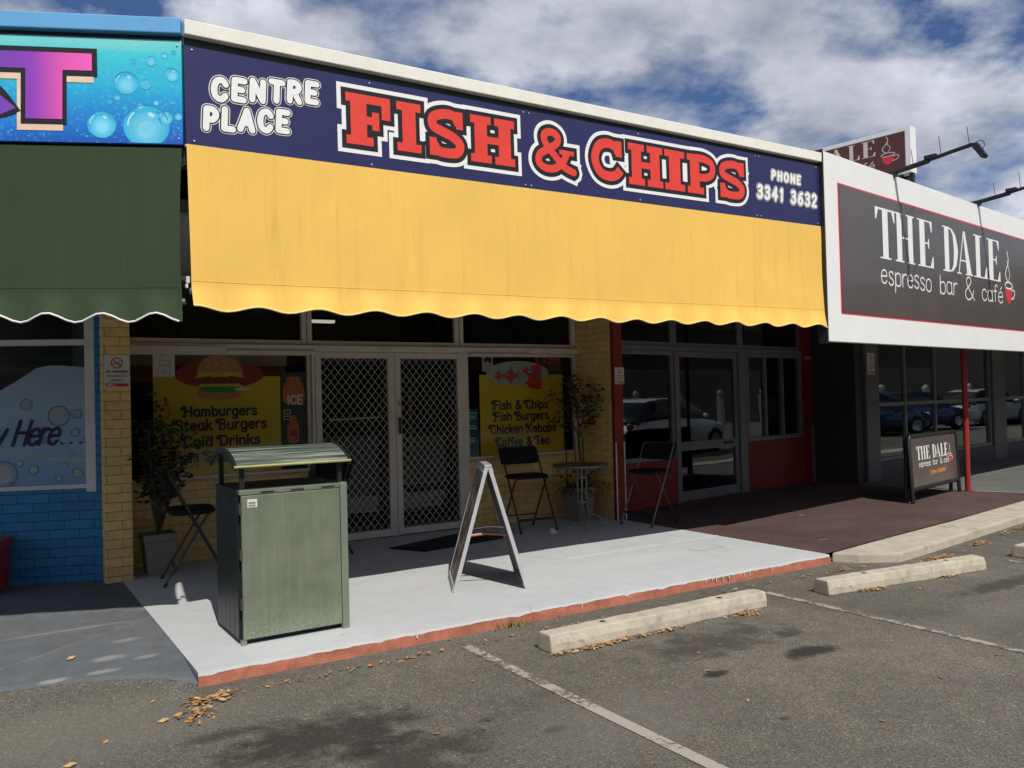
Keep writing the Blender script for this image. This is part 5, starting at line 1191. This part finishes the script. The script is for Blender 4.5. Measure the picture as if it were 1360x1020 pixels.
for ch, a, b_ in [('T', .22, .36), ('H', .36, .52), ('E', .53, .665), ('D', .76, .90), ('A', .89, 1.04), ('L', 1.05, 1.19), ('E', 1.19, 1.325)]: dido(B, ch, a*sx, b_*sx, .335, .51, 0, .001)
for tx, a, b_ in (('espresso', .27, .67), ('bar', .75, .92), ('&', 1.0, 1.09), ('café', 1.14, 1.335)): B.text(tx, a*sx, .245, .072, .009, 0, .001, fit=b_*sx, sp=.08, slant=.04)
o = mb.build('lettering', WHITEVINYL, pn)
mb = MB(); B = Board(mb, -.006); B.text('"Coffee of Distinction"', .62*sx, .12, .055, .0085, 0, .001, fit=1.2*sx, slant=.2, sp=.06, rise=.03); mb.build('tag_line', pm('orange_letters', (.75, .28, .05), .4), pn)
mb = MB(); B = Board(mb, -.006); cup(B, 1.40*sx, .245, .078, 0, 1, .001, 1.3); mb.build('cup_emblem', [MATS['cup_red'], WHITEVINYL], pn)
lc = MB()
for i in range(14): q = .06+(LW-.12)*i/13; lc.tube([(q, -.02, -.035), (q, -.018, .0)], .008, 6)
lc.build('lacing', BLACK, pn)

# ------------------------------------------------------------------ wheel stops
stopm = pm('wheel_stop_concrete', (.46, .42, .335), .88, 0, .15, 6, .7, 40, dirt=(.20, .18, .14), dirt_at=(.52, .80), ds=11)
def wheel_stop(loc, deg, L, label):
    mb = MB(); w0, w1, h = .078, .062, .112
    sec = [(-w0, 0), (w0, 0), (w0, .055), (w1, h), (-w1, h), (-w0, .055)]
    ns = 40; vs = []
    for i in range(ns+1): x = L*i/ns; vs += [(x, y, z) for y, z in sec]
    k_ = 6
    mb.add(vs, [(i*k_+j, (i+1)*k_+j, (i+1)*k_+(j+1) % k_, i*k_+(j+1) % k_) for i in range(ns) for j in range(k_)] + [tuple(range(5, -1, -1)), tuple(range(ns*k_, ns*k_+k_))])
    o = thing('wheel_stop', label, 'wheel stop', loc, deg, 'concrete wheel stops')
    mb.build('block', stopm, o, bevel=.012, sub=1, jitter=.004)
    for x in (.45, L-.4): MB().lathe([(0, .002), (.02, .002), (.022, 0)], (x, 0, h), 12).build('bolt_hole', pm('rusty_hole', (.05, .04, .03), .9), o)
    return o
wheel_stop((2.872, 4.20, GZ), -1.2, 1.88, 'concrete wheel stop nearest the camera, left of the three')
wheel_stop((5.367, 4.093, GZ), -7.6, 1.79, 'concrete wheel stop in front of the raised concrete kerb, between the other two')
wheel_stop((7.847, 3.856, GZ), 2.0, 1.79, 'concrete wheel stop cut off by the right edge')

# ------------------------------------------------------------------ fallen leaves, weeds
LB = [pm('dry_leaf_%s' % s, c, .7, 0, .3, 20) for s, c in (('orange', (.42, .20, .065)), ('tan', (.42, .28, .13)), ('brown', (.20, .10, .04)))]
def litter(name, label, spots, seed):
    r = random.Random(seed); mb = MB()
    for (x, y, rx, ry, n_, ang_) in spots:
        for i in range(int(n_*.75)):
            u, v = r.gauss(0, rx*.5), r.gauss(0, ry*.5); X_ = x+u*math.cos(ang_)-v*math.sin(ang_); Y_ = y+u*math.sin(ang_)+v*math.cos(ang_)
            s = r.uniform(.009, .025); a = r.uniform(0, 6.28); t = r.uniform(-.25, .25); z = GZ+r.uniform(.004, .02)
            d = Vector((math.cos(a), math.sin(a), t))*s; sd = Vector((-math.sin(a), math.cos(a), r.uniform(-.5, .5)))*s*.4; c_ = Vector((X_, Y_, z))
            mb.add([c_-d, c_-d*.3+sd, c_+d*.4+sd*.8, c_+d, c_+d*.4-sd*.8, c_-d*.3-sd], [(0, 1, 2, 3), (0, 3, 4, 5)], r.choice((0, 0, 1, 1, 2)))
    return tag(mb.build(name, LB), label, 'leaf litter', kind='stuff')
litter('fallen_leaves', 'orange fallen leaves gathered at the left corner of the terracotta kerb', [(0.998, 4.582, .16, .07, 130, .3), (0.901, 4.408, .09, .08, 50, 0), (0.853, 4.282, .05, .05, 22, 0), (0.678, 4.795, .5, .03, 45, -.6), (1.744, 4.582, .9, .03, 60, -.01)], 1)
litter('fallen_leaves', 'orange fallen leaves along the front of the nearest wheel stop', [(3.294, 4.069, .35, .035, 130, 0), (3.778, 4.069, .2, .03, 40, 0), (4.456, 4.04, .13, .045, 75, 0), (2.955, 4.088, .1, .03, 30, 0), (3.1, 4.572, 1.2, .04, 35, -.02), (3.342, 4.505, .2, .05, 16, 0)], 2)
litter('fallen_leaves', 'orange fallen leaves piled between the middle wheel stop and the pale kerb', [(5.764, 3.933, .12, .05, 70, -.13), (6.636, 3.836, .10, .04, 60, -.13), (7.266, 4.282, .3, .07, 190, .14), (8.234, 4.437, .2, .06, 100, .14), (9.3, 4.602, .4, .07, 150, .14), (6.2, 4.514, .25, .05, 60, 0), (5.425, 4.553, .7, .03, 30, -.03)], 3)
r_ = random.Random(9); mb = MB()
for i in range(60): 
    X_, Y_ = r_.uniform(-.5, 7), r_.uniform(2.3, 4.8); s = r_.uniform(.008, .025); a = r_.uniform(0, 6.28); d = Vector((math.cos(a), math.sin(a), .1))*s; sd = Vector((-math.sin(a), math.cos(a), .2))*s*.5; c_ = Vector((X_, Y_, GZ+.007))
    mb.add([c_-d, c_+sd, c_+d, c_-sd], [(0, 1, 2, 3)], r_.choice((0, 1, 2)))
for p in ((.42, 5.55), (.73, 4.4), (.3, 4.1)):
    a = r_.uniform(0, 6.28); d = Vector((math.cos(a), math.sin(a), .15))*.03; sd = Vector((-math.sin(a), math.cos(a), .3))*.016; c_ = Vector((*p, GZ+.012 if p[1] < 4.75 else .14)); mb.add([c_-d, c_+sd, c_+d, c_-sd], [(0, 1, 2, 3)], 1)
tag(mb.build('scattered_leaves', LB), 'single dry leaves and chips scattered over the asphalt', 'leaf litter', kind='stuff')
mb = MB()
for i in range(40):
    a = r_.uniform(0, 6.28); x, y = 3.06+r_.gauss(0, .09), 4.77+r_.gauss(0, .015); h = r_.uniform(.03, .08) if i else .17; w = .004; tx, ty = x+math.cos(a)*h*.7, y+math.sin(a)*h*.7
    mb.add([(x-w, y, GZ), (x+w, y, GZ), (tx, ty, GZ+h)], [(0, 1, 2)], 0 if i % 3 else 1)
tag(mb.build('weeds', [pm('weed_green', (.09, .11, .03), .6), pm('weed_dry', (.25, .17, .08), .6)]), 'small grassy weeds at the foot of the terracotta kerb', 'weed', kind='stuff')

# ------------------------------------------------------------------ the car park to the right and behind (seen mirrored in the glass)
TYRE = pm('tyre_rubber', (.015, .015, .015), .8); RIM = pm('wheel_rim', (.45, .45, .46), .3, .8); CG = pm('car_glass', (.015, .018, .02), .08)
LAMPM = pm('lamp_lens', (.7, .7, .7), .15); TAIL = pm('tail_lens', (.3, .01, .01), .2)
def car(loc, deg, col, label, nm):
    o = thing('parked_car', label, 'car', loc, deg, 'parked cars'); paint = pm('car_paint_'+nm, col, .22, .25, .03); paint.node_tree.nodes['Principled BSDF'].inputs['Coat Weight'].default_value = .6
    # stations along x: (x, half width, z of sill, z of waist)
    st = [(-2.08, .55, .42, .62), (-2.02, .74, .3, .80), (-1.7, .83, .22, .90), (-1.0, .86, .2, .93), (0, .87, .2, .93), (.8, .865, .2, .90), (1.4, .84, .21, .82), (1.85, .76, .25, .70), (2.05, .58, .34, .58)]
    vs = []
    for x, w, z0, z1 in st:
        for y, z in ((-w*.92, z0), (-w, z0+.12), (-w*1.0, (z0+z1)/2), (-w*.95, z1-.03), (-w*.86, z1), (w*.86, z1), (w*.95, z1-.03), (w, (z0+z1)/2), (w, z0+.12), (w*.92, z0)): vs.append((x, y, z))
    k_ = 10; n_ = len(st); m = MB()
    m.add(vs, [(i*k_+j, i*k_+(j+1) % k_, (i+1)*k_+(j+1) % k_, (i+1)*k_+j) for i in range(n_-1) for j in range(k_)] + [tuple(range(k_)), tuple(range(n_*k_-1, (n_-1)*k_-1, -1))], 0, True)
    m.build('body', paint, o)
    st = [(-1.92, .70, .86, .90), (-1.55, .66, .88, 1.36), (-.9, .64, .9, 1.45), (-.1, .64, .9, 1.46), (.45, .65, .9, 1.38), (1.2, .70, .86, .90)]; vs = []
    for x, w, z0, z1 in st: vs += [(x, -w-.1, z0), (x, -w, z1-.02), (x, -w+.08, z1), (x, w-.08, z1), (x, w, z1-.02), (x, w+.1, z0)]
    m = MB(); m.add(vs, [(i*6+j, i*6+j+1, (i+1)*6+j+1, (i+1)*6+j) for i in range(5) for j in range(5)], 0, True)
    for f in range(len(m.f)):
        j = f % 5; i = f//5
        if (j in (0, 4) and 1 <= i <= 4) or i in (0, 4): m.m[f] = 1
    m.build('cabin', [paint, CG], o)
    for sgn in (-1, 1):
        for x in (-1.28, 1.3):
            w = MB(); prof = [(.18, -.1), (.29, -.1), (.315, -.07), (.315, .07), (.29, .1), (.18, .1)]; w.lathe(prof, seg=24); w.v = [(x+v[0], sgn*.80+v[2], .315+v[1]) for v in w.v]; wo = w.build('wheel', TYRE, o)
            w = MB(); w.lathe([(0, .085), (.17, .09), (.19, .1), (.19, -.1), (.17, -.09), (0, -.085)], seg=20); w.v = [(x+v[0], sgn*.80+v[2], .315+v[1]) for v in w.v]; w.build('rim', RIM, wo)
        MB().sphere((1.93, sgn*.55, .66), .12, 10, 6, 0, (.9, 1.2, .6)).build('headlight', LAMPM, o); MB().sphere((-2.0, sgn*.62, .78), .1, 10, 6, 0, (.6, 1., 1.1)).build('tail_light', TAIL, o)
        MB().sphere((.72, sgn*.95, .97), .09, 8, 6, 0, (.7, 1, .7)).build('mirror', paint, o)
    return o
car((17.2, 2.6, GZ), 6, (.80, .81, .82), 'silver hatchback parked side on to the red cafe', 'silver')
car((31.4, 3.6, GZ), 35, (.012, .035, .15), 'blue car parked beyond the silver hatchback', 'blue')
car((27.5, 3.2, GZ), 35, (.015, .05, .19), 'lighter blue car parked next to the silver hatchback', 'bright_blue')
car((36.5, 5.0, GZ), 20, (.55, .56, .57), 'white car parked beyond the blue cars', 'white')
car((41.0, 7.6, GZ), 20, (.35, .02, .02), 'red car parked farthest along the row', 'red')
bk = thing('opposite_building', 'long low dark building with pale panels across the car park', 'building', (52, -14, 0), 96)
MB().box(-45, 30, 0, 12, 0, 6.5).build('wall', pm('opposite_wall', (.055, .052, .048), .8, 0, .3, .4), bk)
mb = MB()
for i in range(14): mb.box(-43+i*5.2, -41+i*5.2, .0-.06, -.001, 1.6, 3.6)
mb = MB()
for i in range(14): 
    MB().box(-43+i*5.2, -40.9+i*5.2, -.08, -.002, 1.2, 3.4).build('window', pm('pale_blind', (.3, .3, .29), .6) if i % 3 else CG, bk)
MB().box(-45, 30, -1.8, -.003, 4.3, 4.5).build('verandah', pm('yellow_verandah', (.42, .3, .05), .6), bk)
ob = thing('sky_blocking_row', 'unseen row of buildings added behind the camera to cut low sky light', 'building', (10, -24, 0), 0)  # out of view; added to darken the glass reflections and the awning shade
MB().box(-60, 60, -12, 0, 0, 8.5).build('wall', pm('opposite_wall', (.055, .052, .048)), ob)
for i in range(16): MB().box(-58+i*7.3, -53.5+i*7.3, .002, .06, .4, 3.2).build('window', CG, ob)
MB().box(-60, 60, .002, 2.5, 3.5, 3.8).build('verandah', pm('grey_verandah', (.2, .2, .2), .7), ob)
fpost = None
for i in range(9):
    if fpost is None:
        fpost = thing('fence_post', 'pale gate post with a ball finial across the car park', 'post', (0, 0, 0), 0, 'ball topped posts')
        MB().box(-.15, .15, -.15, .15, 0, 1.45).build('shaft', pm('pale_render', (.5, .48, .44), .8), fpost); MB().sphere((0, 0, 1.58), .14, 14, 8).build('ball', pm('pale_render', (.5, .48, .44)), fpost); p = fpost
    else: p = copy_tree(fpost)
    p.location = (29+i*1.2, -5.5+i*1.4, GZ)
